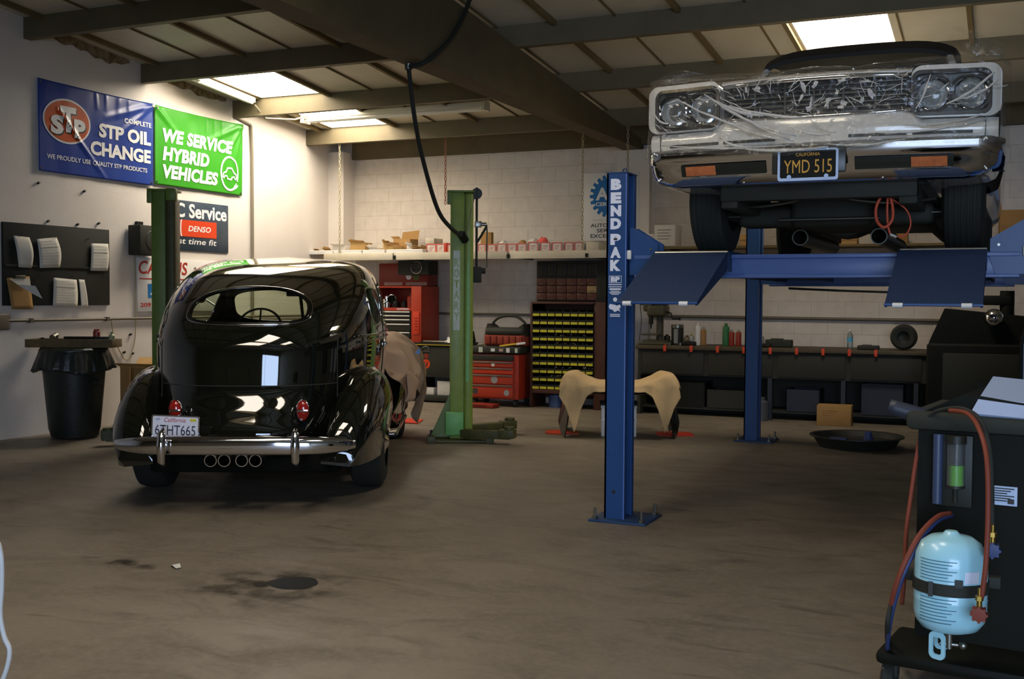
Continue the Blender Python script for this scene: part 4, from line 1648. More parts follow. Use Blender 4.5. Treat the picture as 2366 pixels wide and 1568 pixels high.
b.tube([(-8.74, 11.5, ceil_z(11.5) - .10), (-8.70, 11.66, 3.72), (-8.62, 12.2, 3.78), (-8.5, 12.38, 3.86)], .012, seg=8)
tag(b.out('lamp_conduit', MATS['conduit'], smooth=60), 'thin conduit between the two lamps under the ceiling', 'pipe')

# ------------------------------------------------------------------ black fastback sedan
CA = R(26.5)
M('car_black', '11130c', .04, spec=.6, coat=1.0)
M('car_trim_black', '10110c', .15)
M('lens_red', '9c1c12', .12, coat=1.0)
M('plate_white', 'd8d8e0', .4)
M('plate_ink', '22222c', .5)
M('tan_seat', '3a3a30', .7, var=.2)
glass('car_glass', 'e2eadc', .06)
car = thing('vintage_car', 'glossy black vintage fastback sedan seen from behind between the green posts', 'car', (-5.16, 6.893, 0), CA)
YC = 1.1
T_R = [(.28, -.80), (.42, -.98), (.50, -1.01), (.65, -.955), (.83, -.875), (.95, -.865), (1.08, -.85), (1.20, -.79), (1.32, -.65), (1.42, -.47), (1.52, -.22), (1.62, .08), (1.70, .42), (1.75, .75), (1.785, 1.09)]
T_F = [(.28, 2.15), (.95, 2.15), (1.10, 2.10), (1.25, 2.0), (1.40, 1.89), (1.52, 1.79), (1.62, 1.68), (1.70, 1.55), (1.75, 1.4), (1.785, 1.11)]
T_W = [(.28, .70), (.45, .76), (.60, .79), (.80, .82), (.95, .835), (1.10, .84), (1.25, .83), (1.40, .815), (1.52, .785), (1.62, .74), (1.70, .66), (1.75, .52), (1.785, .01)]
NR = 3.0


def rear_y(x, z):
    w = smooth_tab(T_W, z)
    q = min(abs(x) / w, 1)
    return YC - (YC - smooth_tab(T_R, z)) * (1 - q ** NR) ** (1 / NR)


def front_y(x, z):
    w = smooth_tab(T_W, z)
    q = min(abs(x) / w, 1)
    return YC + (smooth_tab(T_F, z) - YC) * (1 - q ** NR) ** (1 / NR)


def side_x(y, z):
    L = YC - smooth_tab(T_R, z) if y < YC else smooth_tab(T_F, z) - YC
    q = min(abs(y - YC) / L, 1)
    return smooth_tab(T_W, z) * (1 - q ** NR) ** (1 / NR)


def sup(cx, cy, rx, ry, n, N=120, flat=0.0):
    pts = []
    for k in range(N):
        a = 2 * PI * k / N
        c, s_ = math.cos(a), math.sin(a)
        x = rx * math.copysign(abs(c) ** (2 / n), c)
        y = ry * math.copysign(abs(s_) ** (2 / n), s_)
        if y < 0 and flat:
            y *= 1 - flat * (abs(x) / rx) ** 2
        pts.append((cx + x, cy + y))
    return pts


REAR_W = [p for p in sup(0, 1.345, .415, .168, 2.3) if p[1] >= 1.345] + [p for p in sup(0, 1.345, .415, .088, 3.6) if p[1] < 1.345]
FRONT_W = sup(0, 1.365, .60, .155, 4)
QUART_W = sup(.50, 1.375, .27, .15, 2.7)
DOOR_W = sup(1.28, 1.37, .36, .17, 4)


def inside(p, poly):
    x, y = p
    r = False
    for (x0, y0), (x1, y1) in zip(poly, poly[1:] + poly[:1]):
        if (y0 > y) != (y1 > y) and x < (x1 - x0) * (y - y0) / (y1 - y0) + x0:
            r = not r
    return r


def nearest(p, poly):
    best = None
    for (x0, y0), (x1, y1) in zip(poly, poly[1:] + poly[:1]):
        dx, dy = x1 - x0, y1 - y0
        t = max(0, min(1, ((p[0] - x0) * dx + (p[1] - y0) * dy) / (dx * dx + dy * dy + 1e-12)))
        q = (x0 + dx * t, y0 + dy * t)
        d = (q[0] - p[0]) ** 2 + (q[1] - p[1]) ** 2
        if best is None or d < best[0]:
            best = (d, q)
    return best[1]


zl = [.28 + (1.70 - .28) * k / 70 for k in range(71)] + [1.785 - .085 * (1 - k / 14) ** 2 for k in range(1, 15)]
NT = 200
b = B()
rows = []
for z in zl:
    row = []
    r0, f0, w0 = smooth_tab(T_R, z), smooth_tab(T_F, z), smooth_tab(T_W, z)
    for k in range(NT):
        a = 2 * PI * k / NT
        c, s_ = math.cos(a), math.sin(a)
        x = w0 * math.copysign(abs(c) ** (2 / NR), c)
        L = (f0 - YC) if s_ > 0 else (YC - r0)
        row.append((x, YC + L * math.copysign(abs(s_) ** (2 / NR), s_), z))
    rows.append(row)
b.grid(rows, wrap=True)
b.bm.faces.new([v for v in b.bm.verts][-NT:])
kill, holes = [], {}
for f in b.bm.faces:
    c = f.calc_center_median()
    if len(f.verts) > 4:
        continue
    if c.y < YC and abs(c.x) < .6 and inside((c.x, c.z), REAR_W):
        kill.append(f)
    elif c.y > YC and abs(c.x) < .62 and inside((c.x, c.z), FRONT_W):
        kill.append(f)
    elif abs(c.x) > .45 and (inside((c.y, c.z), QUART_W) or inside((c.y, c.z), DOOR_W)):
        kill.append(f)
bmesh.ops.delete(b.bm, geom=kill, context='FACES')
for v in b.bm.verts:
    if v.is_boundary and v.co.z > .5:
        if v.co.y < .0 or (v.co.y < .3 and abs(v.co.x) < .46 and v.co.z > 1.2):
            x, z = nearest((v.co.x, v.co.z), REAR_W)
            v.co = (x, rear_y(x, z), z)
        elif v.co.y > 1.72 or abs(v.co.x) < .40:
            x, z = nearest((v.co.x, v.co.z), FRONT_W)
            v.co = (x, front_y(x, z), z)
        else:
            sg = math.copysign(1, v.co.x)
            y, z = nearest((v.co.y, v.co.z), QUART_W if v.co.y < .84 else DOOR_W)
            v.co = (sg * side_x(y, z), y, z)
b.out('body', MATS['car_black'], car, smooth=180)


def pane(poly, place, name, mat, inset=.0):
    cx = sum(p[0] for p in poly) / len(poly)
    cy = sum(p[1] for p in poly) / len(poly)
    b_ = B()
    b_.grid([[place(cx + (p[0] - cx) * t, cy + (p[1] - cy) * t) for p in poly] for t in (.02, .25, .5, .75, 1.0)], wrap=True)
    return b_.out(name, mat, car, smooth=180)


def trim(poly, place, name, mat, r, grow=1.0):
    cx = sum(p[0] for p in poly) / len(poly)
    cy = sum(p[1] for p in poly) / len(poly)
    b_ = B()
    b_.tube([place(cx + (p[0] - cx) * grow, cy + (p[1] - cy) * grow) for p in poly], r, seg=8, closed=True)
    return b_.out(name, mat, car, smooth=180)


rp = lambda x, z: (x, rear_y(x, z), z)
fp = lambda x, z: (x, front_y(x, z), z)
w1 = pane(REAR_W, rp, 'rear_window', MATS['car_glass'])
trim(REAR_W, rp, 'rear_window_rubber', MATS['car_trim_black'], .014)
trim(REAR_W, lambda x, z: (x, rear_y(x, z) - .006, z), 'rear_window_trim', MATS['chrome'], .005, 1.055)
pane(FRONT_W, fp, 'windshield', MATS['car_glass'])
trim(FRONT_W, fp, 'windshield_trim', MATS['car_trim_black'], .014)
b = B()
b.tube([fp(0, 1.21 + .31 * k / 8) for k in range(9)], .016, seg=8)
b.out('windshield_bar', MATS['car_black'], car)
for sg, nm in ((1, 'right'), (-1, 'left')):
    pq = lambda y, z: (sg * side_x(y, z), y, z)
    pane(QUART_W, pq, 'side_window', MATS['car_glass'])
    trim(QUART_W, pq, 'side_window_trim', MATS['chrome'], .008)
    pane(DOOR_W, pq, 'side_window', MATS['car_glass'])
    trim(DOOR_W, pq, 'side_window_trim', MATS['chrome'], .008)
    # beltline moulding
    b = B()
    b.tube([(sg * (side_x(y, 1.155) + .004), y, 1.155) for y in [-.3 + .12 * k for k in range(20)]], .011, seg=8)
    b.tube([(sg * (side_x(y, 1.115) + .004), y, 1.115) for y in [-.25 + .12 * k for k in range(19)]], .008, seg=8)
    b.out('belt_moulding', MATS['car_black'], car, smooth=180)
    b = B()
    b.tube([(sg * (side_x(.88, z) + .001), .88, z) for z in [.35 + .06 * k for k in range(22)]], .004, seg=6)
    b.out('door_seam', MATS['black_matte'], car)
    b = B()
    b.cyl((sg * .79, 1.0, 1.05), (sg * .85, 1.0, 1.05), .012, seg=12)
    b.tube([(sg * .85, .98, 1.05), (sg * .855, 1.05, 1.052), (sg * .85, 1.13, 1.045)], .011, seg=8)
    b.out('door_handle', MATS['chrome'], car)
    b = B()
    b.tube([(sg * .74, 1.66, 1.36), (sg * .80, 1.66, 1.40), (sg * .835, 1.65, 1.42)], .007, seg=8)
    b.lathe([(0, -.010), (.040, -.008), (.045, 0), (.03, .014), (0, .02)], (sg * .86, 1.64, 1.43), Matrix.Rotation(R(sg * -24), 3, 'Z') @ Matrix.Rotation(R(-98), 3, 'X'), 20)
    b.out('side_mirror', MATS['chrome'], car, smooth=50)


def fender(tz, tx, tb, xi, sg, y0, y1, n=60, na=28, e=.78):
    b_ = B()
    rows_ = []
    for i in range(n + 1):
        t = i / n
        y = y0 + (y1 - y0) * (.5 - .5 * math.cos(PI * t))
        zt, xo = smooth_tab(tz, y), smooth_tab(tx, y)
        zo = lerp(tb, y) if isinstance(tb, list) else tb(y)
        zo = min(zo, zt - .02)
        row = []
        xc, rx = (xo + xi) / 2, (xo - xi) / 2
        for k in range(na + 1):
            a = PI * k / na
            c, s_ = math.cos(a), math.sin(a)
            zb = zo if c > 0 else .32
            zb = min(zb, zt - .02)
            tuck = -.05 * max(0, 1 - s_ * 2.2) if c > 0 else 0
            row.append((sg * (xc + rx * math.copysign(abs(c) ** e, c) + tuck), y, zb + (zt - zb) * s_ ** e))
        rows_.append(row)
    b_.grid(rows_)
    ends = (rows_[0], rows_[-1])
    for row in ends:
        b_.bm.faces.new([b_.bm.verts.new(Vector(p)) for p in row])
    return b_


RZ = [(-1.0, .40), (-.97, .50), (-.9, .61), (-.75, .73), (-.55, .83), (-.3, .90), (-.05, .925), (.2, .90), (.45, .78), (.65, .60), (.8, .42)]
RX = [(-1.0, .80), (-.9, .87), (-.7, .93), (-.4, .97), (0, .99), (.35, .975), (.6, .94), (.8, .90)]
FZ = [(1.85, .40), (2.05, .54), (2.3, .72), (2.55, .89), (2.8, 1.0), (3.0, 1.03), (3.25, .99), (3.5, .85), (3.7, .66), (3.8, .5)]
FX = [(1.85, .88), (2.2, .94), (2.6, .98), (3.0, 1.0), (3.4, .98), (3.65, .92), (3.8, .84)]


def arch(cy, r, base, cz=.33):
    def f(y):
        d = abs(y - cy)
        return max(base, cz + math.sqrt(max(r * r - d * d, 0)) if d < r else base)
    return f


for sg in (1, -1):
    fender(RZ, RX, lambda y: .30 + .13 * max(0, 1 - (y / .42) ** 2), .56, sg, -1.0, .8).out('rear_fender', MATS['car_black'], car, smooth=60)
    fender(FZ, FX, arch(2.95, .40, .32), .42, sg, 1.85, 3.8).out('front_fender', MATS['car_black'], car, smooth=60)
    b = B()
    b.box(sg * .66, sg * .97, .62, 2.1, .30, .335, .015, 3)
    b.out('running_board', MATS['car_black'], car, smooth=40)
    b = B()
    b.cyl((sg * .972, .64, .318), (sg * .972, 2.08, .318), .007, seg=8)
    b.out('running_board_trim', MATS['chrome'], car)
b = B()      # hood and nose
rows = []
for y, w_, zt in ((1.95, .66, 1.13), (2.3, .60, 1.14), (2.7, .52, 1.13), (3.1, .43, 1.10), (3.45, .33, 1.04), (3.65, .25, .96), (3.78, .14, .82)):
    rows.append([(w_ * math.copysign(abs(math.cos(a)) ** .7, math.cos(a)), y, .35 + (zt - .35) * math.sin(a) ** .7) for a in (PI * k / 24 for k in range(25))])
b.grid(rows)
b.bm.faces.new([b.bm.verts.new(Vector(p)) for p in rows[-1]])
b.out('hood', MATS['car_black'], car, smooth=60)
b = B()
b.box(-.66, .66, -.72, 3.6, .22, .33, .02)
b.box(-.6, .6, -.86, -.7, .24, .36, .02)
b.out('frame', M('frame_black', '0f100b', .9, spec=.1), car)
b = B()
b.box(-.72, .72, -.3, 2.0, .34, .38)
b.out('floor_pan', MATS['black_matte'], car)

# wheels
for nm, x, y in (('', .80, 0), ('', -.80, 0), ('', .80, 2.95), ('', -.80, 2.95)):
    sg = math.copysign(1, x)
    w_ = .13 if y < 1 else .10
    b = B()
    b.lathe([(.19, -w_), (.27, -w_), (.325, -w_ * .8), (.34, -w_ * .4), (.34, w_ * .4), (.325, w_ * .8), (.27, w_), (.19, w_)], (x, y, .34), 'X', 48)
    t_ = b.out('tire', MATS['rubber'], car, smooth=40)
    b = B()
    b.lathe([(.195, -w_ * .8), (.195, w_ * .8), (.17, w_ * .5), (.0, w_ * .4)] if sg > 0 else [(.0, -w_ * .4), (.17, -w_ * .5), (.195, -w_ * .8), (.195, w_ * .8)], (x, y, .34), 'X', 40)
    b.out('rim', MATS['chrome'], t_, smooth=40)
    b = B()
    pr = [(.165, 0), (.16, .03), (.12, .055), (.06, .07), (.03, .09), (0, .095)]
    b.lathe([(r_, sg * (w_ * .45 + h_)) for r_, h_ in pr], (x, y, .34), 'X', 32)
    b.out('hubcap', MATS['chrome'], t_, smooth=50)

# rear bumper
b = B()
rows = []
N = 48
for i in range(N + 1):
    x = -.80 + 1.60 * i / N
    e = abs(x) / .80
    yb_ = -1.19 + .05 * e ** 2 + .12 * e ** 6
    h = .064 * (1 - .55 * e ** 5)
    d = .055 * (1 - .3 * e ** 5)
    rows.append([(x, yb_ - d * math.copysign(abs(math.cos(a)) ** .8, math.cos(a)), .46 + h * math.copysign(abs(math.sin(a)) ** .8, math.sin(a)) + .012 * (1 - e * e)) for a in (R(-90) + PI * k / 14 for k in range(15))] + [(x, yb_ + .015, .46)])
b.grid(rows, wrap=True)
for row in (rows[0], rows[-1]):
    b.bm.faces.new([b.bm.verts.new(Vector(p)) for p in row])
bu = b.out('rear_bumper', MATS['chrome'], car, smooth=50)
for x in (-.43, .43):
    b = B()
    b.tube([(x, -1.20, .345), (x, -1.265, .38), (x, -1.275, .48), (x, -1.26, .55), (x, -1.225, .58)], [.018, .027, .030, .027, .014], seg=14, sub=0)
    b.out('bumper_guard', MATS['chrome'], bu, smooth=180)
    b = B()
    b.box(x - .03, x + .03, -1.14, -.8, .41, .46)
    b.out('bumper_bracket', MATS['black_matte'], bu)
for x in (-.15, -.06, .055, .145):
    b = B()
    b.lathe([(.036, 0), (.036, .32), (.041, .32), (.042, 0), (.036, 0)], (x, -1.12, .36), 'Y', 24)
    b.out('exhaust_tip', MATS['chrome'], car, smooth=50)

# lamps, plate, trunk details
for sg in (-1, 1):
    x, z = sg * .43, .675
    y = rear_y(x, z)
    b = B()
    b.cyl((x, y + .05, z), (x, y - .06, z), .022, .03, seg=16)
    b.lathe([(.0, -.0), (.04, .005), (.052, .03), (.054, .055), (.05, .07)], (0, 0, 0), 'Z', 28)
    M1 = Matrix.Translation((x, y - .035, z)) @ Matrix.Rotation(R(90), 4, 'X') @ Matrix.Diagonal((.86, 1.42, 1.1, 1))
    b2 = B(M1)
    b2.lathe([(0, 0), (.04, .005), (.052, .03), (.054, .05), (.049, .058), (.044, .05)], (0, 0, 0), 'Z', 28)
    b.bm.free()
    tl_ = b2.out('tail_lamp', MATS['chrome'], car, smooth=50)
    b2 = B(M1)
    b2.lathe([(.046, .048), (.040, .058), (.02, .066), (0, .068)], (0, 0, 0), 'Z', 28)
    b2.out('lens', MATS['lens_red'], tl_, smooth=60)
    b2 = B(M1)
    b2.box(-.045, .045, -.006, .006, .055, .070, .003)
    b2.out('lens_bar', MATS['chrome'], tl_)
pm = Matrix.Translation((-.39, -1.075, .575)) @ Matrix.Rotation(R(90), 4, 'X') @ Matrix.Rotation(R(-2.5), 4, 'Z')
b = B(pm)
b.prism(rrect(-.1525, .1525, -.076, .076, .012), .004, 'XY', -.004)
lp = b.out('license_plate', MATS['plate_white'], car, smooth=0)
for txt, h, x, y, kw, m_ in (('6THT665', .066, 0, -.018, dict(w=.265), 'plate_ink'), ('California', .028, -.005, .050, dict(w=.14, shear=.3), 'print_red'), ('SEP', .014, -.115, .052, dict(w=.03), 'print_blue')):
    b = B()
    text_bm(b.bm, txt, h, x, y, .0015, **kw)
    for v in b.bm.verts:
        v.co = pm @ v.co
    b.out('lettering', MATS[m_], lp, smooth=0)
b = B(pm)
b.box(.095, .135, .044, .062, 0, .0015)
b.out('year_sticker', MATS['bin_yellow'], lp, smooth=0)
b = B(pm)
b.ring(rrect(-.158, .158, -.081, .081, .014), rrect(-.149, .149, -.072, .072, .01), .006, 'XY', -.005)
b.out('plate_frame', MATS['chrome'], lp, smooth=0)
b = B()
b.tube([(-.39, -1.07, .58), (-.39, -.97, .56), (-.39, -.80, .56)], .014, seg=8)
b.out('plate_bracket', MATS['black_matte'], car)
b = B()
b.tube([(x, rear_y(x, .835) - .001, .835) for x in [-.62 + .04 * k for k in range(32)]], .004, seg=6)
b.tube([(-.62, rear_y(-.62, z) - .001, z) for z in [.42 + .04 * k for k in range(19)]], .004, seg=6)
b.tube([(.62, rear_y(.62, z) - .001, z) for z in [.42 + .04 * k for k in range(19)]], .004, seg=6)
b.out('trunk_seam', MATS['black_matte'], car)
b = B()
for x in (-.10, .06):
    b.tube([(x, rear_y(x, .86) - .001, .86), (x, rear_y(x, .97) - .001, .97)], .003, seg=6)
b.tube([(-.10, rear_y(0, .97) - .001, .97), (.06, rear_y(0, .97) - .001, .97)], .003, seg=6)
b.out('trunk_handle', MATS['car_trim_black'], car)
# inside
b = B()
b.box(-.64, .64, 1.02, 1.2, .4, 1.06, .06, 4)
b.box(-.64, .64, 1.2, 1.7, .38, .62, .06, 4)
b.out('front_seat', MATS['tan_seat'], car)
b = B()
b.box(-.62, .62, -.12, .08, .4, 1.10, .06, 4)
b.box(-.62, .62, .08, .6, .38, .6, .06, 4)
b.out('rear_seat', MATS['tan_seat'], car)
b = B()
b.box(-.68, .68, 1.82, 2.0, .8, 1.18, .04, 3)
b.out('dashboard', MATS['black_matte'], car)
sw = Matrix.Translation((-.33, 1.58, 1.16)) @ Matrix.Rotation(R(62), 4, 'X')
b = B(sw)
b.tube([(.2 * math.cos(2 * PI * k / 32), .2 * math.sin(2 * PI * k / 32), 0) for k in range(32)], .011, seg=8, closed=True)
for a in (90, 210, 330):
    b.cyl((0, 0, -.01), (.2 * math.cos(R(a)), .2 * math.sin(R(a)), 0), .008, seg=6)
b.cyl((0, 0, -.3), (0, 0, .0), .02, seg=10)
b.out('steering_wheel', MATS['black_paint'], car, smooth=50)
b = B()
b.box(-.1, .1, 1.66, 1.68, 1.45, 1.51, .015)
b.cyl((0, 1.67, 1.5), (0, 1.70, 1.58), .008)
b.out('rear_mirror', MATS['black_paint'], car)

# fender cover
M('drape_cloth', 'b4987e', .9, var=.22, scale=4, dark='8f7560', bump=.35, bscale=26)
dp = B()
rows = []
ZB = [(2.0, .74), (2.3, .72), (2.5, .66), (2.7, .52), (2.82, .30), (2.95, .17), (3.05, .14), (3.25, .30), (3.45, .42)]
for i in range(64):
    y = 1.98 + 1.46 * i / 63
    zt, xo = smooth_tab(FZ, y), smooth_tab(FX, y)
    zt = max(zt, .62)
    top = 1.10 + .03 * math.sin(y * 5)
    base = [(.30, 1.17), (.45, top + .06), (.62, max(zt + .06, top - .06)), (.80, zt + .07 + .12 * max(0, 1 - abs(y - 2.3) / .5)), (.95, zt - .02 + .10 * max(0, 1 - abs(y - 2.3) / .5)), (xo + .075, zt - .16)]
    zb = smooth_tab(ZB, y)
    base.append((xo + .10 + .02 * math.sin(y * 9), (zt - .16 + zb) / 2))
    base.append((xo + .06 - .05 * (1 if zb < .4 else 0), zb))
    P_ = spline([Vector((x, y, z)) for x, z in base], 6)
    row = []
    for k, p in enumerate(P_):
        t = k / (len(P_) - 1)
        fold = .022 * t * math.sin(y * 19 + 5 * t + 2 * math.sin(y * 7)) + .016 * math.sin((p.z * 2.2 + y * 1.2) * 11) * math.sin(PI * t) * (1 - .3 * t)
        row.append((p.x + fold * (.3 + t), p.y + .02 * math.sin(p.z * 15 + y * 3) * t, p.z + .014 * math.sin(p.x * 20 + y * 9) * (1 - t)))
    rows.append(row)
dp.m = Matrix.Translation((-5.16, 6.893, 0)) @ Matrix.Rotation(CA, 4, 'Z')
dp.grid(rows)
do = dp.solid(.004).out('fender_cover', MATS['drape_cloth'], smooth=180)
tag(do, 'beige cloth draped over the right front fender of the black car', 'cloth')
b = B(dp.m)
b.prism([(1.055, .92), (1.10, .97), (1.10, .91)], .05, 'XZ', 2.0)
b.out('blue_logo', MATS['print_blue'], do)
rm = B()
cx_, cy_ = -6.30, 11.05
rm.prism([(cx_ - .22, cy_ - .05), (cx_ + .18, cy_ - .02), (cx_ + .05, cy_ + .35), (cx_ - .15, cy_ + .38)], .012, 'XY', .001)
tag(rm.out('floor_mat', MATS['bright_red'], smooth=0), 'red mat on the floor under the front of the black car', 'mat')

# ------------------------------------------------------------------ blue four-post lift
LX = -1.07
lf = thing('four_post_lift', 'blue four-post car lift raised high with the white car on it', 'car lift', (LX, 6.8, 0))
LBm, LBd = MATS['lift_blue'], MATS['lift_blue_dark']
ZR = 1.745
posts = []
for x0, y0, sg in ((-1.31, 0, -1), (1.175, 0, 1), (-1.36, 4.42, -1), (1.225, 4.42, 1)):
    b = B()
    x1 = x0 + .135
    H_ = 2.255
    b.box(x0, x1, y0, y0 + .012, .012, H_)
    b.box(*((x0, x0 + .012) if sg < 0 else (x1 - .012, x1)), y0, y0 + .20, .012, H_)
    b.box(x0, x1, y0 + .188, y0 + .20, .012, H_)
    for ya in (y0 + .012, y0 + .158):
        b.box(*((x1 - .012, x1) if sg < 0 else (x0, x0 + .012)), ya, ya + .03, .012, H_)
    b.box(*((x0 + .05, x0 + .06) if sg < 0 else (x1 - .06, x1 - .05)), y0 + .012, y0 + .188, .012, H_)
    p = b.out('post', LBm, lf, smooth=0)
    posts.append(p)
    b = B()
    b.box(x0 - .004, x1 + .004, y0 - .004, y0 + .204, H_, H_ + .008)
    b.tube([(x0 + .09, y0 + .06, H_), (x0 + .09, y0 + .06, H_ + .03), (x0 + .11, y0 + .06, H_ + .035), (x0 + .12, y0 + .06, H_)], .005, seg=6)
    b.out('post_cap', LBd, p)
    b = B()
    xb0, xb1 = (x0 - .08, x1 + .17) if sg < 0 else (x0 - .17, x1 + .08)
    b.box(xb0, xb1, y0 - .09, y0 + .29, 0, .014, .003)
    b.out('base_plate', LBd, p)
    for bx in (xb0 + .035, xb1 - .035):
        for by in (y0 - .05, y0 + .25):
            b = B()
            b.cyl((bx, by, .014), (bx, by, .03), .022, seg=6)
            b.cyl((bx, by, .03), (bx, by, .085), .01, seg=10)
            b.out('anchor_bolt', MATS['brushed'], p, smooth=30)
    # beam end bracket that rides on the post
    s = -sg
    xe = x1 if sg < 0 else x0
    b = B()
    pts = [(xe + s * .012, 1.905), (xe + s * .03, 1.905), (xe + s * .20, 1.80), (xe + s * .20, 1.69), (xe + s * .17, 1.60), (xe + s * .012, 1.60)]
    b.prism(pts, .012, 'XZ', y0 + .035)
    b.prism(pts, .012, 'XZ', y0 + .165)
    b.out('beam_bracket', LBm, lf, smooth=0)
    b = B()
    b.box(xe + s * .0, xe + s * .03, y0 + .005, y0 + .03, 1.70, 1.76, .008)
    b.out('slide_block', MATS['white_plastic'], lf)
    b = B()
    b.cyl((xe + s * .155, y0 + .036, 1.765), (xe + s * .155, y0 + .026, 1.765), .008, seg=8)
    b.out('bracket_bolt', MATS['brushed'], lf)
P0 = posts[0]
b = B()
for ch, z in zip('BENDPAK', (2.184, 2.097, 2.014, 1.931, 1.83, 1.746, 1.662)):
    text_bm(b.bm, ch, .072, -1.247, z, 0, w=.072, bold=.075)
for (t, h, z, w_) in (('BP', .034, 1.572, .062),):
    text_bm(b.bm, t, h, -1.247, z, 0, w=w_, bold=.06)
for k, (z, w_, h) in enumerate(((1.538, .088, .006), (1.524, .088, .005), (1.509, .078, .011), (1.496, .06, .004), (1.489, .082, .004), (1.482, .07, .004), (1.475, .05, .004), (1.345, .068, .006), (1.334, .068, .006))):
    vs = [b.bm.verts.new((-1.247 + x, z + y, 0)) for x, y in ((-w_ / 2, -h / 2), (w_ / 2, -h / 2), (w_ / 2, h / 2), (-w_ / 2, h / 2))]
    b.bm.faces.new(vs)
for poly in (ell(-1.247, 1.442, .014, .014, 20), [(-1.283, 1.413), (-1.25, 1.408), (-1.235, 1.402), (-1.215, 1.41), (-1.208, 1.395), (-1.218, 1.38), (-1.21, 1.362), (-1.225, 1.372), (-1.25, 1.36), (-1.262, 1.374), (-1.283, 1.38), (-1.29, 1.395)]):
    b.bm.faces.new([b.bm.verts.new((x, y, 0)) for x, y in poly])
for v in b.bm.verts:
    v.co = Vector((v.co.x, -.0015, v.co.y))
b.out('lettering', MATS['sticker_white'], P0, smooth=0)
b = B()
b.ring([(-1.289, 1.549), (-1.205, 1.549), (-1.205, 1.595), (-1.289, 1.595)], [(-1.286, 1.552), (-1.208, 1.552), (-1.208, 1.592), (-1.286, 1.592)], .001, 'XZ', -.0015)
b.out('logo_frame', MATS['sticker_white'], P0, smooth=0)
b = B()
b.box(-1.26, -1.235, -.004, .0, 1.825, 1.838, .002)
b.out('latch_hole', MATS['black_paint'], P0)
b = B()
b.cyl((-1.245, -.002, .19), (-1.245, .002, .19), .012, seg=14)
b.out('floor_hole', MATS['black_paint'], P0)
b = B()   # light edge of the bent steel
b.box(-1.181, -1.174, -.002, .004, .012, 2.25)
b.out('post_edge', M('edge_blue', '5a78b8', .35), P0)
for y0 in (.0, 4.42):
    b = B()
    b.box(-1.13, 1.13, y0 + .045, y0 + .165, 1.595, 1.70, .004)
    b.box(-1.13, 1.13, y0 + .03, y0 + .18, 1.70, 1.725, .003)
    b.box(-1.13, 1.13, y0 + .03, y0 + .18, 1.58, 1.60, .003)
    b.out('crossbeam', M('beam_blue', '4a6294', .38, var=.2, scale=5, dark='33497a'), lf)
for xa in (-.96, .50):
    b = B()
    b.box(xa, xa + .46, -.06, 4.75, ZR - .012, ZR - .0)
    for xx in (xa, xa + .45):
        b.box(xx, xx + .012, -.06, 4.75, ZR - .125, ZR)
    for k in range(5):
        b.box(xa, xa + .46, .4 + k, .42 + k, ZR - .11, ZR - .012)
    rw = b.out('runway', LBd, lf, smooth=0)
    b = B()
    b.box(xa, xa + .46, 4.70, 4.75, ZR, ZR + .12)
    b.out('wheel_stop', LBd, rw)
    # drive-on ramp hinged at the front end, hanging down
    L_ = math.hypot(.72, .31)
    rm_ = Matrix.Translation((0, -.07, ZR - .005)) @ Matrix.Rotation(math.atan2(.31, .72), 4, 'X')
    b = B(rm_)
    b.box(xa - .01, xa + .46, -L_, 0, -.012, 0, .003)
    b.prism([(0, -.012), (-L_, -.012), (-L_, -.02), (-.1, -.10), (0, -.10)], .012, 'YZ', xa - .01)
    b.prism([(0, -.012), (-L_, -.012), (-L_, -.02), (-.1, -.10), (0, -.10)], .012, 'YZ', xa + .448)
    rp_ = b.out('ramp', M('ramp_blue', '1c3252', .6, var=.35, scale=14, dark='172a48', bump=.5, bscale=220), lf, smooth=0)
    b = B(rm_)
    b.cyl((xa - .012, -L_ - .004, -.004), (xa + .462, -L_ - .004, -.004), .008, seg=8)
    b.out('ramp_edge', LBm, rp_)
    for xx in (xa + .03, xa + .36):
        b = B(rm_)
        b.cyl((xx, -L_ - .008, -.006), (xx + .05, -L_ - .008, -.006), .014, seg=12)
        b.out('ramp_roller', MATS['white_plastic'], rp_)
    b = B()
    b.cyl((xa, -.065, ZR - .01), (xa + .46, -.065, ZR - .01), .014, seg=10)
    b.out('hinge_pin', MATS['brushed'], lf)
b = B()
b.tube([(.2, 4.9, 1.52), (-.5, 4.6, 1.54), (-.96, 4.6, 1.56)], .012)
b.tube([(-.96, .2, 1.66), (-.99, 2.0, 1.66), (-.99, 4.4, 1.66)], .015)
b.out('hydraulic_line', MATS['black_matte'], lf)
b = B()
b.box(.15, .42, 4.30, 4.42, 1.40, 1.60, .01)
b.out('lock_box', MATS['black_matte'], lf)

# ------------------------------------------------------------------ white car on the lift
M('car_white', 'cfcac2', .18, coat=.8)
M('car_under', '25271b', .75, var=.3, dark='33291a', bump=.3)
M('bezel_dark', '2e302b', .35)
M('amber', 'd27a4a', .25, var=.4, scale=30, dark='6e2c12')
M('plate_black', '121411', .6, spec=.15)
M('plate_gold', 'c0902c', .5)
M('plate_frame_blue', 'a9bfe0', .35)
M('vinyl_black', '1f1d17', .7, bump=.3, bscale=120)
glass('lamp_glass', 'f4f6f6', .15, .05, body=.12, bodycol='e8ecec')
wc = thing('classic_car', 'white classic car raised on the blue lift, nose towards the viewer', 'car', (-1.015, 6.40, ZR))


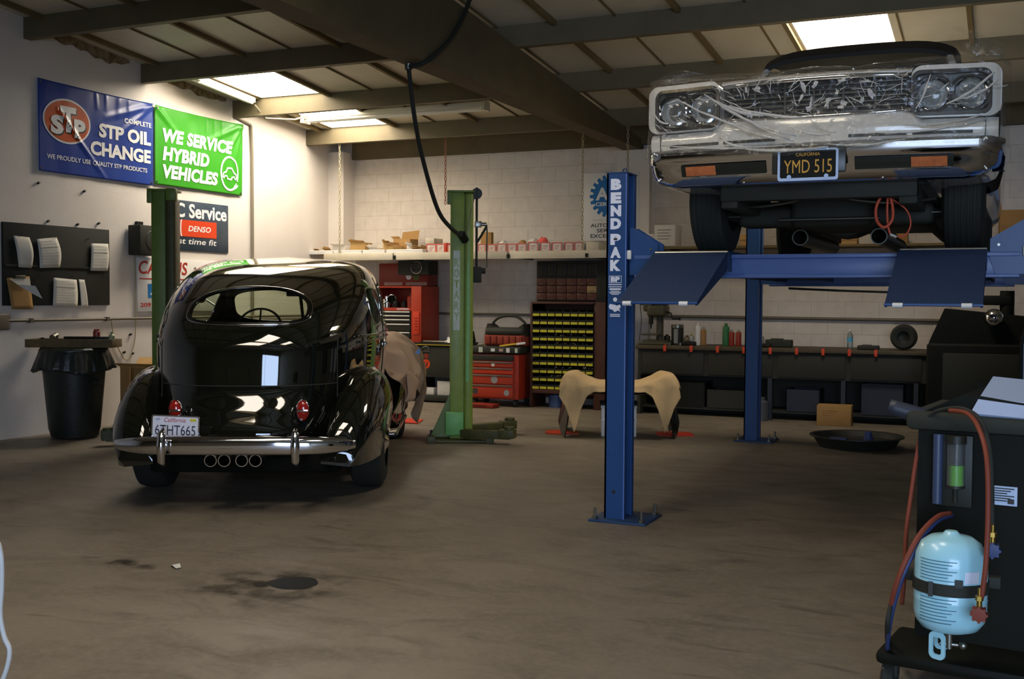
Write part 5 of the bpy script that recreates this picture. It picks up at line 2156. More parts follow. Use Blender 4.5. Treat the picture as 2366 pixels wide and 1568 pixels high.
def sec(y):
    """half outline (x, z) of the white car's lower body at depth y"""
    k = smooth_tab([(0, .955), (.2, .975), (.8, .985), (2.2, .985), (4.2, .97), (4.9, .93)], y)
    dk = smooth_tab([(0, .935), (.6, .955), (1.6, .985), (3.6, .98), (4.9, .93)], y)
    zb = .40
    return [(.60, zb - .04), (k - .08, zb - .02), (k - .02, zb + .06), (k, .62), (k - .005, .78), (k - .02, .90), (k - .05, .95), (k - .12, .968), (k - .22, dk + .005), (.55, dk + .0), (.30, dk + .015), (.0, dk + .02)]


ys_ = [.06, .12, .25, .5, .85, 1.2, 1.6, 2.2, 3.0, 3.8, 4.4, 4.8, 4.95]
b = B()
rows = []
for y in ys_:
    h = [Vector((x, y, z)) for x, z in sec(y)]
    h = spline(h, 3)
    rows.append([tuple(p) for p in h] + [(-p.x, p.y, p.z) for p in reversed(h[:-1])])
b.grid(rows)
kill = []
for f in b.bm.faces:       # wheel openings
    c = f.calc_center_median()
    for wy in (.90, 3.85):
        if abs(c.x) > .7 and math.hypot(c.y - wy, c.z - .30) < .40:
            kill.append(f)
bmesh.ops.delete(b.bm, geom=kill, context='FACES')
b.bm.faces.new([b.bm.verts.new(Vector(p)) for p in reversed(rows[-1])])
b.out('body', MATS['car_white'], wc, smooth=40)
b = B()      # firewall-like front bulkhead behind the grille and lamps
b.box(-.88, .88, .07, .09, .40, .93)
b.out('bulkhead', MATS['car_under'], wc)


def cur(x):
    """how far the nose sweeps back towards the corners"""
    return .10 * (abs(x) / .95) ** 2.2


# fender noses around the lamps
for sg in (-1, 1):
    o_ = rrect(.520, .968, .684, .962, .06)
    i_ = rrect(.53, .912, .70, .925, .04)
    b = B()
    b.ring(o_, i_, .17, 'XZ', -.07)
    for v in b.bm.verts:
        v.co.x *= sg
        v.co.y += cur(v.co.x) - .02
    b.out('fender_nose', MATS['car_white'], wc, smooth=35)
    b = B()
    b.ring(rrect(.520, .922, .690, .935, .05), rrect(.538, .904, .708, .917, .04), .026, 'XZ', -.084)
    for v in b.bm.verts:
        v.co.x *= sg
        v.co.y += cur(v.co.x) - .02
    bz = b.out('bezel_rim', MATS['chrome'], wc, smooth=35)
    b = B()
    b.prism(rrect(.535, .907, .705, .922, .04), .02, 'XZ', .0)
    for v in b.bm.verts:
        v.co.x *= sg
        v.co.y += cur(v.co.x) - .02
    b.out('lamp_panel', MATS['bezel_dark'], wc, smooth=0)
    for lx in (.625, .815):
        ox = sg * lx
        oy = cur(ox) - .02
        b = B()
        b.ring(rrect(ox - .092, ox + .092, .718, .906, .06), rrect(ox - .083, ox + .083, .727, .897, .055), .03, 'XZ', oy - .05)
        b.out('lamp_frame', MATS['chrome'], wc, smooth=35)
        b = B()
        b.lathe([(.072, -.005), (.084, .005), (.086, .03), (.075, .045), (.072, .03)], (ox, oy - .0, .812), Matrix.Rotation(PI / 2, 3, 'X'), 36)
        hl = b.out('headlamp_ring', MATS['chrome'], wc, smooth=40)
        b = B()
        b.lathe([(.073, .03), (.065, .012), (.045, -.01), (.02, -.022), (0, -.024)], (ox, oy, .812), Matrix.Rotation(PI / 2, 3, 'X'), 36)
        b.out('reflector', M('reflector', 'e4e6e6', .35, metal=.7, bump=.6, bscale=60), hl, smooth=60)
        b = B()
        b.lathe([(.074, .034), (.06, .048), (.035, .057), (0, .060)], (ox, oy, .812), Matrix.Rotation(PI / 2, 3, 'X'), 36)
        b.out('lens', MATS['lamp_glass'], hl, smooth=60)
# grille between the lamps
b = B()
b.box(-.53, .53, .045, .06, .72, .93)
b.out('grille_back', M('grille_dark', '24221b', .6, var=.3, dark='3a2e22'), wc)
for k in range(7):
    b = B()
    z = .745 + .026 * k
    b.box(-.495, .495, .0, .03, z, z + .009, .002)
    b.out('grille_bar', M('grille_bar', '4c4a42', .4, metal=.6), wc)
b = B()
for x in (-.33, -.16, 0, .16, .33):
    b.box(x - .006, x + .006, -.004, .03, .73, .93)
b.out('grille_post', MATS['grille_bar'], wc)
b = B()
b.tube([(x, cur(x) - .05, .925 + .012 * (1 - (x / .5) ** 2)) for x in [-.5 + .1 * k for k in range(11)]], .014, seg=10)
b.out('hood_lip', MATS['chrome'], wc, smooth=180)
b = B()
b.tube([(x, cur(x) - .06, .735 - .012 * (1 - (x / .52) ** 2)) for x in [-.52 + .104 * k for k in range(11)]], .011, seg=10)
b.out('grille_lip', MATS['chrome'], wc, smooth=180)
# hood front edge (white) above the grille
b = B()
rows = []
for i in range(21):
    x = -.52 + 1.04 * i / 20
    y = cur(x) - .05
    c_ = .012 * (1 - (x / .52) ** 2)
    rows.append([(x, y + .005, .935 + c_), (x, y + .0, .945 + c_), (x, y + .03, .962 + c_), (x, .15, .975 + c_), (x, .15, .935 + c_)])
b.grid(rows, wrap=True)
b.out('hood_edge', MATS['car_white'], wc, smooth=50)
# lower front panel
b = B()
rows = []
for i in range(41):
    x = -.955 + 1.91 * i / 40
    y = cur(x)
    zt = .735 if abs(x) < .52 else .735 - .055 * min(1, (abs(x) - .52) / .02)
    rows.append([(x, y - .05, zt), (x, y - .075, zt - .03), (x, y - .08, .62), (x, y - .06, .575), (x, y + .06, .56), (x, y + .06, zt)])
b.grid(rows, wrap=True)
for row in (rows[0], rows[-1]):
    b.bm.faces.new([b.bm.verts.new(Vector(p)) for p in row])
b.out('front_panel', MATS['car_white'], wc, smooth=50)
for x0, x1 in ((-.83, -.53), (-.50, -.2), (.2, .50), (.53, .83)):
    b = B()
    b.grid([[(x0 + (x1 - x0) * k / 8, cur(x0 + (x1 - x0) * k / 8) - .081, z) for k in range(9)] for z in (.596, .612)])
    b.solid(.008).out('panel_slot', MATS['black_paint'], wc, smooth=0)
for sg in (-1, 1):
    b = B()
    b.box(sg * .892 - .002, sg * .892 + .002, cur(.892) - .083, cur(.892) - .07, .57, .69)
    b.out('panel_seam', MATS['bezel_dark'], wc)
# bumper: bright upper band, face rolling under, slots with amber lamps
PRO = [(.05, .575), (-.10, .580), (-.142, .570), (-.155, .552), (-.150, .525), (-.145, .500), (-.130, .486), (-.114, .455), (-.090, .415), (-.060, .378), (.02, .362), (.03, .38)]


def bcur(x):
    e = abs(x) / .99
    return .09 * e ** 2.4 + .20 * max(0, e - .9) / .1 * max(0, e - .9) / .1


b = B()
rows = []
NBX = 60
for i in range(NBX + 1):
    x = -.99 + 1.98 * i / NBX
    e = abs(x) / .99
    row = []
    for y, z in PRO:
        zz = z + (.055 * max(0, e - .82) / .18 if z < .48 else 0)
        row.append((x, y + bcur(x), zz))
    rows.append(row)
b.grid(rows, wrap=True)
for row in (rows[0], rows[-1]):
    b.bm.faces.new([b.bm.verts.new(Vector(p)) for p in row])
bp_ = b.out('front_bumper', MATS['chrome'], wc, smooth=40)


def slotface(x0, x1, t0, t1, mat, name, parent, lift):
    """patch riding on the bumper's under-rolling face between PRO points 6 (t=0) and 9 (t=1)"""
    b_ = B()
    rr = []
    for t in (t0, (t0 + t1) / 2, t1):
        q = 6 + 3 * t
        i = min(int(q), 8)
        u = q - i
        y = PRO[i][0] * (1 - u) + PRO[i + 1][0] * u
        z = PRO[i][1] * (1 - u) + PRO[i + 1][1] * u
        row = []
        for k in range(9):
            x = x0 + (x1 - x0) * k / 8
            e = abs(x) / .99
            zz = z + (.055 * max(0, e - .82) / .18 if z < .48 else 0)
            row.append((x, y + bcur(x) - lift, zz - lift * .8))
        rr.append(row)
    b_.grid(rr)
    return b_.solid(.003).out(name, mat, parent, smooth=0)


for sg in (-1, 1):
    a, c = sorted((sg * .24, sg * .74))
    sl_ = slotface(a, c, .06, .62, MATS['black_paint'], 'bumper_slot', bp_, .004)
    a, c = sorted((sg * .53, sg * .71))
    slotface(a, c, .1, .56, MATS['amber'], 'turn_lamp', wc, .010)
    a, c = sorted((sg * .26, sg * .72))
    slotface(a, c, .63, .69, MATS['chrome'], 'slot_lip', bp_, .012)
    for x, q in ((.90, 3), (.90, 9), (.38, 9.2)):
        i = int(q)
        u = q - i
        y = PRO[i][0] * (1 - u) + PRO[i + 1][0] * u
        z = PRO[i][1] * (1 - u) + PRO[i + 1][1] * u
        b = B()
        zz = z + (.055 * max(0, .9 / .99 - .82) / .18 if (z < .48 and x > .8) else 0)
        b.ball((sg * x, y + bcur(x) - .003, zz), .012, 12, 8)
        b.out('bumper_bolt', MATS['chrome'], bp_, smooth=180)
# plate
pm = Matrix.Translation((0, -.176, .445)) @ Matrix.Rotation(R(90), 4, 'X')
b = B(pm)
b.prism(rrect(-.152, .152, -.078, .078, .012), .004, 'XY', -.004)
lp = b.out('license_plate', MATS['plate_black'], wc, smooth=0)
b = B(pm)
b.ring(rrect(-.163, .163, -.088, .084, .014), rrect(-.15, .15, -.072, .075, .01), .01, 'XY', -.005)
b.out('plate_frame', MATS['plate_frame_blue'], lp, smooth=0)
b = B(pm)
for x in (-.10, .10):
    b.prism(ell(x, -.066, .012, .012, 14), .011, 'XY', -.004)
b.out('plate_bolt', MATS['plate_frame_blue'], lp, smooth=0)
b = B()
text_bm(b.bm, 'YMD 515', .072, 0, -.01, .001, w=.258)
text_bm(b.bm, 'CALIFORNIA', .018, 0, .056, .001, w=.13, bold=.01)
for v in b.bm.verts:
    v.co = pm @ v.co
b.out('lettering', MATS['plate_gold'], lp, smooth=0)
b = B()
b.box(-.2, .2, -.158, -.14, .40, .54, .01)
b.out('plate_recess', MATS['bezel_dark'], wc)
# roof, glass and pillars
glass('windscreen', 'aab0a4', .12)
b = B()
rows = []
for y, w_, z, dz in ((1.75, .64, 1.42, .03), (1.95, .66, 1.50, .045), (2.4, .665, 1.56, .05), (2.9, .66, 1.56, .05), (3.3, .64, 1.50, .04), (3.6, .58, 1.38, .02)):
    rows.append([(w_ * math.sin(a) * (1.0), y, z + dz * math.cos(a) - .05 * (abs(math.sin(a)) ** 6)) for a in (R(-90) + PI * k / 20 for k in range(21))])
b.grid(rows)
b.solid(.03).out('roof', MATS['vinyl_black'], wc, smooth=60)
b = B()
b.grid([[(-.72, 1.32, .99), (.72, 1.32, .99)], [(-.60, 1.77, 1.36), (.60, 1.77, 1.36)]])
b.out('windshield', MATS['windscreen'], wc)
b = B()
b.grid([[(-.62, 4.15, .98), (.62, 4.15, .98)], [(-.55, 3.6, 1.33), (.55, 3.6, 1.33)]])
b.out('rear_window', MATS['windscreen'], wc)
for sg in (-1, 1):
    b = B()
    b.tube([(sg * .76, 1.30, .98), (sg * .62, 1.78, 1.37)], .025, seg=8)
    b.out('pillar', MATS['car_white'], wc)
    b = B()
    b.grid([[(sg * .80, 3.35, .98), (sg * .78, 4.3, .98)], [(sg * .60, 3.2, 1.37), (sg * .57, 3.62, 1.32)]])
    b.solid(.03).out('rear_pillar', MATS['vinyl_black'], wc, smooth=0)
    b = B()
    b.grid([[(sg * .80, 1.35, .98), (sg * .80, 3.35, .98)], [(sg * .625, 1.80, 1.37), (sg * .605, 3.2, 1.37)]])
    b.out('side_window', MATS['windscreen'], wc)
b = B()
b.box(-.45, .45, .45, 1.15, .985, 1.03, .03, 3)
b.out('hood_scoop', MATS['vinyl_black'], wc)
# wheels
for x, y in ((-.765, .90), (.765, .90), (-.765, 3.85), (.765, 3.85)):
    sg = math.copysign(1, x)
    b = B()
    b.lathe([(.18, -.11), (.26, -.118), (.315, -.10), (.333, -.07), (.333, .07), (.315, .10), (.26, .118), (.18, .11)], (x, y, .335), 'X', 48)
    for k in range(5):
        xx = -.066 + .033 * k
        b.lathe([(.3345, xx - .010), (.338, xx - .008), (.338, xx + .008), (.3345, xx + .010)], (x, y, .335), 'X', 48)
    t_ = b.out('tire', MATS['rubber'], wc, smooth=40)
    b = B()
    b.lathe([(.185, -.09), (.185, .09)], (x, y, .335), 'X', 36)
    b.lathe([(.18, sg * .02), (.12, sg * .05), (.05, sg * .06), (0, sg * .06)], (x, y, .335), 'X', 36)
    b.out('rim', MATS['brushed'], t_, smooth=40)
# underside
b = B()
b.box(-.80, .80, 1.4, 4.8, .34, .38)
b.box(-.55, -.45, .12, 4.6, .24, .36, .01)
b.box(.45, .55, .12, 4.6, .24, .36, .01)
b.box(-.55, .55, .10, .20, .28, .40, .01)
b.out('underbody', MATS['car_under'], wc)
b = B()
b.box(-.6, .6, .78, 1.0, .17, .30, .04, 3)
b.box(-.25, .25, .7, 1.5, .16, .45, .05, 3)
b.out('crossmember', MATS['car_under'], wc)
b = B()
b.box(-.5, .5, .18, .26, .30, .62, .01)
b.out('radiator', MATS['car_under'], wc)
b = B()
b.lathe([(0, -.1), (.2, -.09), (.22, .0), (.2, .25), (0, .26)], (0, 1.55, .34), 'Y', 24)
b.out('bell_housing', MATS['car_under'], wc, smooth=40)
b = B()
b.tube([(-.62, .55, .30), (-.42, .42, .27), (-.2, .40, .29), (0, .40, .33), (.2, .40, .29), (.42, .42, .27), (.62, .55, .30)], .011, seg=8, sub=5)
b.tube([(-.3, .62, .20), (.3, .62, .20)], .011, seg=8)
b.tube([(-.7, .80, .24), (.7, .80, .24)], .012, seg=8)
b.out('steering_linkage', M('linkage_steel', '55554a', .4, metal=.8), wc, smooth=60)
for sg in (-1, 1):
    b = B()
    b.lathe([(.046, 0), (.046, 1.5), (.053, 1.5), (.053, 0), (.046, 0)], (sg * .25, 1.1, .115), 'Y', 24)
    b.out('exhaust_pipe', MATS['linkage_steel'], wc, smooth=40)
    b = B()
    b.tube([(sg * .45, .9, .28), (sg * .62, .9, .24), (sg * .70, .9, .26)], .03, seg=8)
    b.tube([(sg * .45, .9, .5), (sg * .6, .9, .52), (sg * .68, .9, .48)], .025, seg=8)
    b.out('control_arm', MATS['car_under'], wc, smooth=60)
    b = B()
    b.prism([(.5, .36), (.62, .36), (.72, .62), (.75, .9), (.5, .9)], .02, 'XZ', .25) if sg > 0 else b.prism([(-.5, .36), (-.62, .36), (-.72, .62), (-.75, .9), (-.5, .9)], .02, 'XZ', .25)
    b.out('inner_fender', MATS['car_under'], wc, smooth=0)

# plastic film stretched over the nose
glass('film', 'fafaf6', .07, .08, body=.025, bodycol='e8e6e0', bump=.9, bscale=14, lo=.02)
glass('film_fold_glint', 'f4f4f0', .3, .14, body=.55, bodycol='f0eee8', bump=.6, bscale=30, lo=.1)
W0 = Vector((-1.015, 6.40, ZR))
pw = thing('plastic_wrap', 'clear crumpled plastic film stretched over the nose of the white car', 'plastic film', W0)
b = B()
rows = []
prof = [(.22, 1.035), (.05, 1.02), (-.10, 1.00), (-.135, .93), (-.14, .82), (-.14, .74), (-.15, .69), (-.17, .63), (-.185, .575), (-.19, .53)]
for i in range(71):
    u = i / 70
    x = -1.01 + 2.02 * u
    row = []
    P_ = spline([Vector((0, y, z)) for y, z in prof], 5)
    for k, p in enumerate(P_):
        e = abs(x) / 1.01
        q = .012 * noise.noise((x * 6, k * .22, 3)) + .010 * noise.noise((x * 16, k * .5, 8))
        sag = .03 * math.exp(-((p.z - .80) / .1) ** 2) * max(0, 1 - (x / .5) ** 2)
        lowz = -.03 * max(0, 1 - ((x + .1) / .45) ** 2) if k > len(P_) - 8 else 0
        row.append((x, p.y + cur(x) * 1.1 + .25 * max(0, e - .94) / .06 + q + sag - .012, p.z + .012 * noise.noise((x * 5, k * .3, 12)) - (.05 * max(0, .5 - abs(abs(x) - .25)) if p.z > .97 else 0) + lowz))
    rows.append(row)
b.grid(rows)
b.out('film', MATS['film'], pw, smooth=180)


def strand(x0, z0, x1, z1, r, n=9, bow=.02, seed=0):
    """a strand on the nose"""
    b_ = B()
    pts, rr = [], []
    for k in range(n):
        t = k / (n - 1)
        x, z = x0 + (x1 - x0) * t, z0 + (z1 - z0) * t - bow * math.sin(PI * t)
        y = -.155 - (.035 if z < .62 else 0) + cur(x) * 1.1 + .006 * noise.noise((t * 5, seed, 2))
        pts.append((x, y, z + .006 * noise.noise((t * 6, seed, 5))))
        rr.append(r * (.35 + .65 * math.sin(PI * min(max(t, .05), .95))) * (1 + .5 * noise.noise((t * 7, seed, 9))))
    b_.tube(pts, rr, seg=6)
    return b_.out('fold', MATS['film_fold_glint'], pw, smooth=180)


sd = 0
for a in ((-.78, .87, -.18, .60, .007), (-.60, .88, -.10, .585, .009), (-.50, .80, -.06, .60, .008), (-.52, .83, -.25, .73, .010), (-.45, .80, -.02, .71, .010), (-.48, .72, -.08, .575, .008), (-.5, .62, -.30, .555, .008), (-.92, .80, -.82, .73, .007), (-.85, .60, -.1, .555, .006), (-.4, .555, .1, .535, .008), (.1, .55, .5, .56, .007),
          (.9, .66, .4, .59, .007), (.85, .64, .35, .60, .006), (.88, .68, .5, .64, .006), (.62, .90, .55, .72, .006), (.93, .90, .70, .74, .010), (.95, .86, .75, .76, .007), (-.1, .66, .12, .60, .007), (0, .70, .15, .61, .006)):
    sd += 1
    strand(*a, bow=.02, seed=sd * 3.1)
rnd = random.Random(5)
for k in range(60):  # thin whitish slivers shaped as glints on the film over the grille
    x = rnd.uniform(-.46, .50)
    z = rnd.uniform(.71, .92)
    a = rnd.uniform(-1.2, 1.2) + (PI / 2 if k % 2 else 0)
    l = rnd.uniform(.03, .11)
    strand(x, z, x + l * math.cos(a), min(max(z + l * math.sin(a), .70), .94), rnd.uniform(.0012, .0034), n=6, bow=rnd.uniform(-.006, .006), seed=k * 1.7 + 40)
for k in range(18):  # more pale glint slivers, over the headlamps
    x = rnd.choice((rnd.uniform(-.92, -.5), rnd.uniform(.5, .95)))
    z = rnd.uniform(.72, .92)
    a = rnd.uniform(-.8, .8)
    l = rnd.uniform(.03, .09)
    strand(x, z, x + l * math.cos(a), z + l * math.sin(a), rnd.uniform(.002, .004), n=5, bow=.004, seed=k * 2.3 + 90)
# flat crumpled flakes where the film bunches over the grille
for k in range(16):
    x, z, a = rnd.uniform(-.45, .48), rnd.uniform(.74, .91), rnd.uniform(0, PI)
    w_, h_ = rnd.uniform(.012, .035), rnd.uniform(.006, .016)
    b = B()
    q = []
    for i in range(3):
        row = []
        for j in range(3):
            u, v = (i - 1) * w_ * rnd.uniform(.6, 1.2), (j - 1) * h_ * rnd.uniform(.5, 1.3)
            row.append((x + u * math.cos(a) - v * math.sin(a), -.158 + cur(x) + rnd.uniform(-.006, .006), z + u * math.sin(a) + v * math.cos(a)))
        q.append(row)
    b.grid(q)
    b.out('fold', MATS['film_fold_glint'], pw, smooth=0)
# loose tails standing up at the corners
for x0, pts in ((-.86, [(0, -.05, .99), (.12, -.02, 1.05), (.25, 0, 1.02)]), (.80, [(0, -.02, 1.0), (.06, -.05, 1.10), (-.04, -.02, 1.16)]), (.9, [(0, 0, 1.0), (.03, 0, 1.06), (.0, .05, 1.1)])):
    b = B()
    b.grid([[(x0 + x - .06, y, z) for x, y, z in pts], [(x0 + x + .0, y - .03, z - .01) for x, y, z in pts], [(x0 + x + .07, y + .02, z - .03) for x, y, z in pts]])
    b.out('tail', MATS['film'], pw, smooth=180)

# orange air line tied up under the nose
M('hose_orange', 'c04a2a', .5)
b = B()
O = Vector((-.63, 6.62, ZR + .28))
b.tube([O + Vector(p) * .82 for p in ((-.02, 0, .06), (-.075, 0, -.05), (-.07, -.01, -.15), (-.02, -.02, -.20), (.03, -.01, -.15), (.03, 0, -.05), (0, 0, .06))], .009, seg=8, sub=6)
b.tube([O + Vector(p) * .82 for p in ((.0, .01, .05), (-.005, .01, -.08), (.005, .01, -.2), (.03, .01, -.27))], .007, seg=8, sub=5)
b.tube([O + Vector(p) * .82 for p in ((.02, .01, .0), (.12, .02, -.08), (.15, .02, -.18), (.11, .02, -.26), (.04, .01, -.25))], .005, seg=8, sub=6)
b.tube([O + Vector(p) * .82 for p in ((-.01, 0, .05), (-.1, .02, .07), (-.2, .05, .08))], .009, seg=8, sub=4)
b.tube([O + Vector(p) * .82 for p in ((.0, 0, .06), (-.01, .02, .14), (-.02, .05, .24))], .008, seg=8)
b.tube([O + Vector(p) * .82 for p in ((.0, 0, .06), (.05, .02, .12), (.08, .05, .24))], .008, seg=8)
oh = tag(b.out('air_line', MATS['hose_orange'], smooth=180), 'orange air line tied in loops under the nose of the white car', 'hose')
b = B()
b.cyl(O + Vector((.015, .01, -.205)), O + Vector((.05, .01, -.22)), .016, seg=12)
b.out('fitting', MATS['brushed'], oh, smooth=40)
b = B()
b.cyl(O + Vector((-.03, 0, .05)), O + Vector((.03, 0, .05)), .02, seg=10)
b.out('tie', MATS['rubber'], oh)

# ------------------------------------------------------------------ workbench along the back wall
M('bench_dark', '25251a', .7, var=.4, dark='2c2518')
M('bench_top', '4b4028', .6, var=.5, scale=6, dark='26200f')
BX0, BX1, BY, BZ = -4.23, .95, 13.28, .865
wb = thing('workbench', 'long dark workbench with a worn top under the lifted white car', 'workbench', (0, 0, 0))
b = B()
b.box(BX0 - .02, BX1, BY, 14.06, BZ - .045, BZ, .004)
b.out('top', MATS['bench_top'], wb)
b = B()
b.box(BX0, BX1, BY + .05, 14.0, .50, BZ - .045)
b.box(BX0, BX0 + .04, BY + .03, 14.0, 0, .5)
b.box(BX0, BX1, 13.9, 13.95, 0, .5)
b.box(BX0, BX1, BY + .12, 13.9, .08, .11)
b.out('body', MATS['bench_dark'], wb)
for k in range(6):
    b = B()
    x = BX0 + .06 + k * .84
    b.box(x, x + .78, BY + .035, BY + .055, .52, BZ - .06, .004)
    b.out('front_panel', MATS['bench_dark'], wb)
for x in (-2.6, -1.75, -.95):
    b = B()
    b.box(x, x + .05, BY + .02, BY + .1, 0, .5)
    b.out('leg', M('bench_leg', '232833', .65), wb)
for x in [BX0 + .6 + .59 * k for k in range(8)]:
    pass
M('clamp_orange', 'c8401c', .5)
for k in range(9):
    x = at(1536 + 61 * k, 800, 1, BY).x
    b = B()
    b.box(x - .018, x + .018, BY - .012, BY + .02, BZ - .07, BZ + .006, .003)
    b.box(x - .018, x + .018, BY - .012, BY + .06, BZ + .001, BZ + .008)
    b.out('edge_clip', MATS['clamp_orange'], wb)

dpz = thing('drill_press', 'old greenish grey drill press standing on the left end of the workbench', 'drill press', (-4.05, 13.55, BZ))
M('press_green', '4a4630', .5, var=.5, scale=9, dark='22200f')
b = B()
b.box(-.2, .2, -.17, .17, .002, .035, .01)
b.prism([(-.16, .035), (.16, .035), (.13, .06), (-.13, .06)], .28, 'XZ', -.14)
b.out('base', MATS['press_green'], dpz)
b = B()
b.cyl((.02, .05, .05), (.02, .05, .62), .045, seg=20)
b.out('column', MATS['press_green'], dpz, smooth=40)
b = B()
b.box(-.10, .13, -.15, .12, .36, .50, .03, 3)
b.box(-.15, -.04, -.14, .06, .42, .58, .02)
b.box(-.2, .12, -.12, .14, .50, .56, .015)
b.out('head', MATS['press_green'], dpz, smooth=50)
b = B()
b.cyl((-.06, -.08, .36), (-.06, -.08, .26), .03, seg=14)
b.cyl((-.06, -.08, .26), (-.06, -.08, .20), .015, .006, seg=10)
b.out('chuck', MATS['dark_steel'], dpz, smooth=40)
b = B()
b.box(-.16, .06, -.17, .05, .12, .14, .004)
b.out('table', MATS['press_green'], dpz)
b = B()
b.tube([(.13, -.08, .42), (.2, -.08, .40), (.22, -.08, .33), (.30, -.08, .33)], .011, seg=8)
b.ball((.31, -.08, .33), .018, 10, 8)
b.out('crank', MATS['dark_steel'], dpz, smooth=60)
b = B()
b.tube([(-.2, -.1, .52), (-.18, -.1, .3), (-.2, -.12, .05)], .005, seg=6, sub=4)
b.out('cord', MATS['rubber'], dpz)


def can(name, x, r, h, mat, cap, label, cat='can', y=13.6, capr=.45, z=BZ, group=None):
    root = thing(name, label, cat, (x, y, z + .002), group=group)
    b_ = B()
    b_.lathe([(0, 0), (r * .95, 0), (r, .008), (r, h * .80), (r * .92, h * .83), (r * .55, h * .88)] + ([] if cap else [(0, h * .9)]), seg=24)
    b_.out('body', MATS[mat], root, smooth=40)
    if cap:
        b_ = B()
        b_.lathe([(r * capr, h * .86), (r * capr, h * .98), (r * capr * .7, h), (0, h)], seg=20)
        b_.out('cap', MATS[cap], root, smooth=40)
    return root


M('can_green', '2f6a3a', .35)
M('can_blue', '2f5f8f', .35)
M('can_grey', '9a9a94', .35, metal=.4)
M('can_brown', '6d5a40', .45)
bx = lambda px: at(px, 800, 1, 13.6).x
r_ = thing('coffee_can', 'black and silver can, largest of the cans by the drill press', 'can', (bx(1565), 13.6, BZ + .002))
b = B()
b.lathe([(0, 0), (.075, 0), (.077, .01), (.077, .24), (.07, .245), (0, .245)], seg=28)
b.out('body', MATS['black_paint'], r_, smooth=40)
b = B()
b.lathe([(.079, .215), (.08, .25), (.07, .255), (0, .255)], seg=28)
b.out('lid', MATS['brushed'], r_, smooth=40)
b = B()
b.box(-.025, .025, -.0785, -.07, .02, .2)
b.out('label', MATS['can_grey'], r_)
can('jar', bx(1541), .04, .13, 'dark_steel', 'black_paint', 'small dark jar between the drill press and the black and silver can', 'jar')
can('jar', bx(1587), .035, .12, 'can_brown', 'black_paint', 'little brown jar just right of the black and silver can', 'jar')
can('jar', bx(1598), .032, .14, 'can_grey', 'dull_yellow', 'small grey jar left of the white spray can', 'jar')
can('spray_can', bx(1612), .036, .28, 'white_plastic', 'white_plastic', 'white and blue spray can, tallest by the drill press', 'can')
can('spray_can', bx(1625), .034, .23, 'tan_board', 'can_grey', 'yellowish spray can right beside the white one', 'can')
can('spray_can', bx(1677), .042, .28, 'can_green', 'can_green', 'dark green spray bottle on the bench left of the blue rear post', 'can')
can('spray_can', bx(1690), .036, .20, 'steel_red', 'can_grey', 'red and dark spray can beside the green bottle', 'can')
can('spray_can', bx(1706), .036, .20, 'steel_red', 'can_grey', 'red spray can next to the blue rear post', 'can')
can('jar', bx(1757), .045, .15, 'can_grey', 'steel_red', 'grey jar with a reddish cap right of the blue rear post', 'jar')
wbtl = thing('water_bottle', 'clear plastic water bottle with a blue label on the right of the bench', 'bottle', (bx(1965), 13.55, BZ + .002))
glass('bottle_clear', 'd8e4e4', .2, .03, body=.08)
b = B()
b.lathe([(0, 0), (.032, 0), (.034, .01), (.034, .15), (.03, .17), (.012, .2), (.012, .215)], seg=20)
b.out('body', MATS['bottle_clear'], wbtl, smooth=60)
b = B()
b.lathe([(.0352, .085), (.0352, .135)], seg=20)
b.out('label', M('label_cyan', '4fa0c0', .5), wbtl, smooth=60)
b = B()
b.lathe([(.014, .21), (.014, .23), (0, .23)], seg=14)
b.out('cap', MATS['white_plastic'], wbtl, smooth=40)
wh = thing('spare_tire', 'dark round tire standing on the bench, right of the water bottle', 'wheel', (bx(2088), 13.6, BZ + .152))
b = B()
b.lathe([(.07, -.07), (.12, -.08), (.145, -.06), (.15, -.03), (.15, .03), (.145, .06), (.12, .08), (.07, .07)], (0, 0, 0), Matrix.Rotation(PI / 2, 3, 'X'), 36)
b.out('tire', MATS['rubber'], wh, smooth=40)
b = B()
b.lathe([(.07, .04), (.04, .03), (.0, .03)], (0, 0, 0), Matrix.Rotation(PI / 2, 3, 'X'), 28)
b.out('hub', MATS['dark_steel'], wh, smooth=40)
# odds and ends along the bench
rnd = random.Random(11)
junk = [(1800, .16, .09, 'black_matte', 'radio', 'dark flat case lying on the bench right of the blue rear post'), (1775, .06, .04, 'dark_steel', 'metal_part', 'small dark metal part left of the flat dark case'), (2010, .12, .05, 'black_matte', 'cloth_heap', 'low dark heap between water bottle and round tire'), (1555, .05, .03, 'brushed', 'socket', 'shiny small socket at the foot of the black and silver can'), (1535, .05, .035, 'can_grey', 'socket', 'pale small socket right of the drill press base'), (1600, .08, .05, 'dark_steel', 'metal_part', 'dark metal part in front of the white spray can'), (1580, .05, .03, 'brushed', 'socket', 'shiny small socket in front of the little brown jar')]
for px, w_, h, m_, nm, lab in junk:
    x = bx(px)
    b = B(Matrix.Translation((x, 13.44 if h < .06 else 13.6, BZ + .002)))
    if nm == 'socket':
        b.lathe([(0, 0), (w_ * .4, 0), (w_ * .4, h), (w_ * .2, h), (w_ * .2, h * .3), (0, h * .3)], seg=14)
    else:
        b.box(-w_, w_, -.06, .06, 0, h, .012, 3)
        b.box(-w_ * .6, w_ * .3, -.05, .05, h * .8, h * 1.15, .008)
        if nm == 'radio':
            b.cyl((w_ * .5, -.065, h * .5), (w_ * .5, -.055, h * .5), .025, seg=14)
    tag(b.out(nm, MATS[m_], smooth=40), lab, 'part' if nm in ('metal_part', 'socket') else nm.split('_')[0])
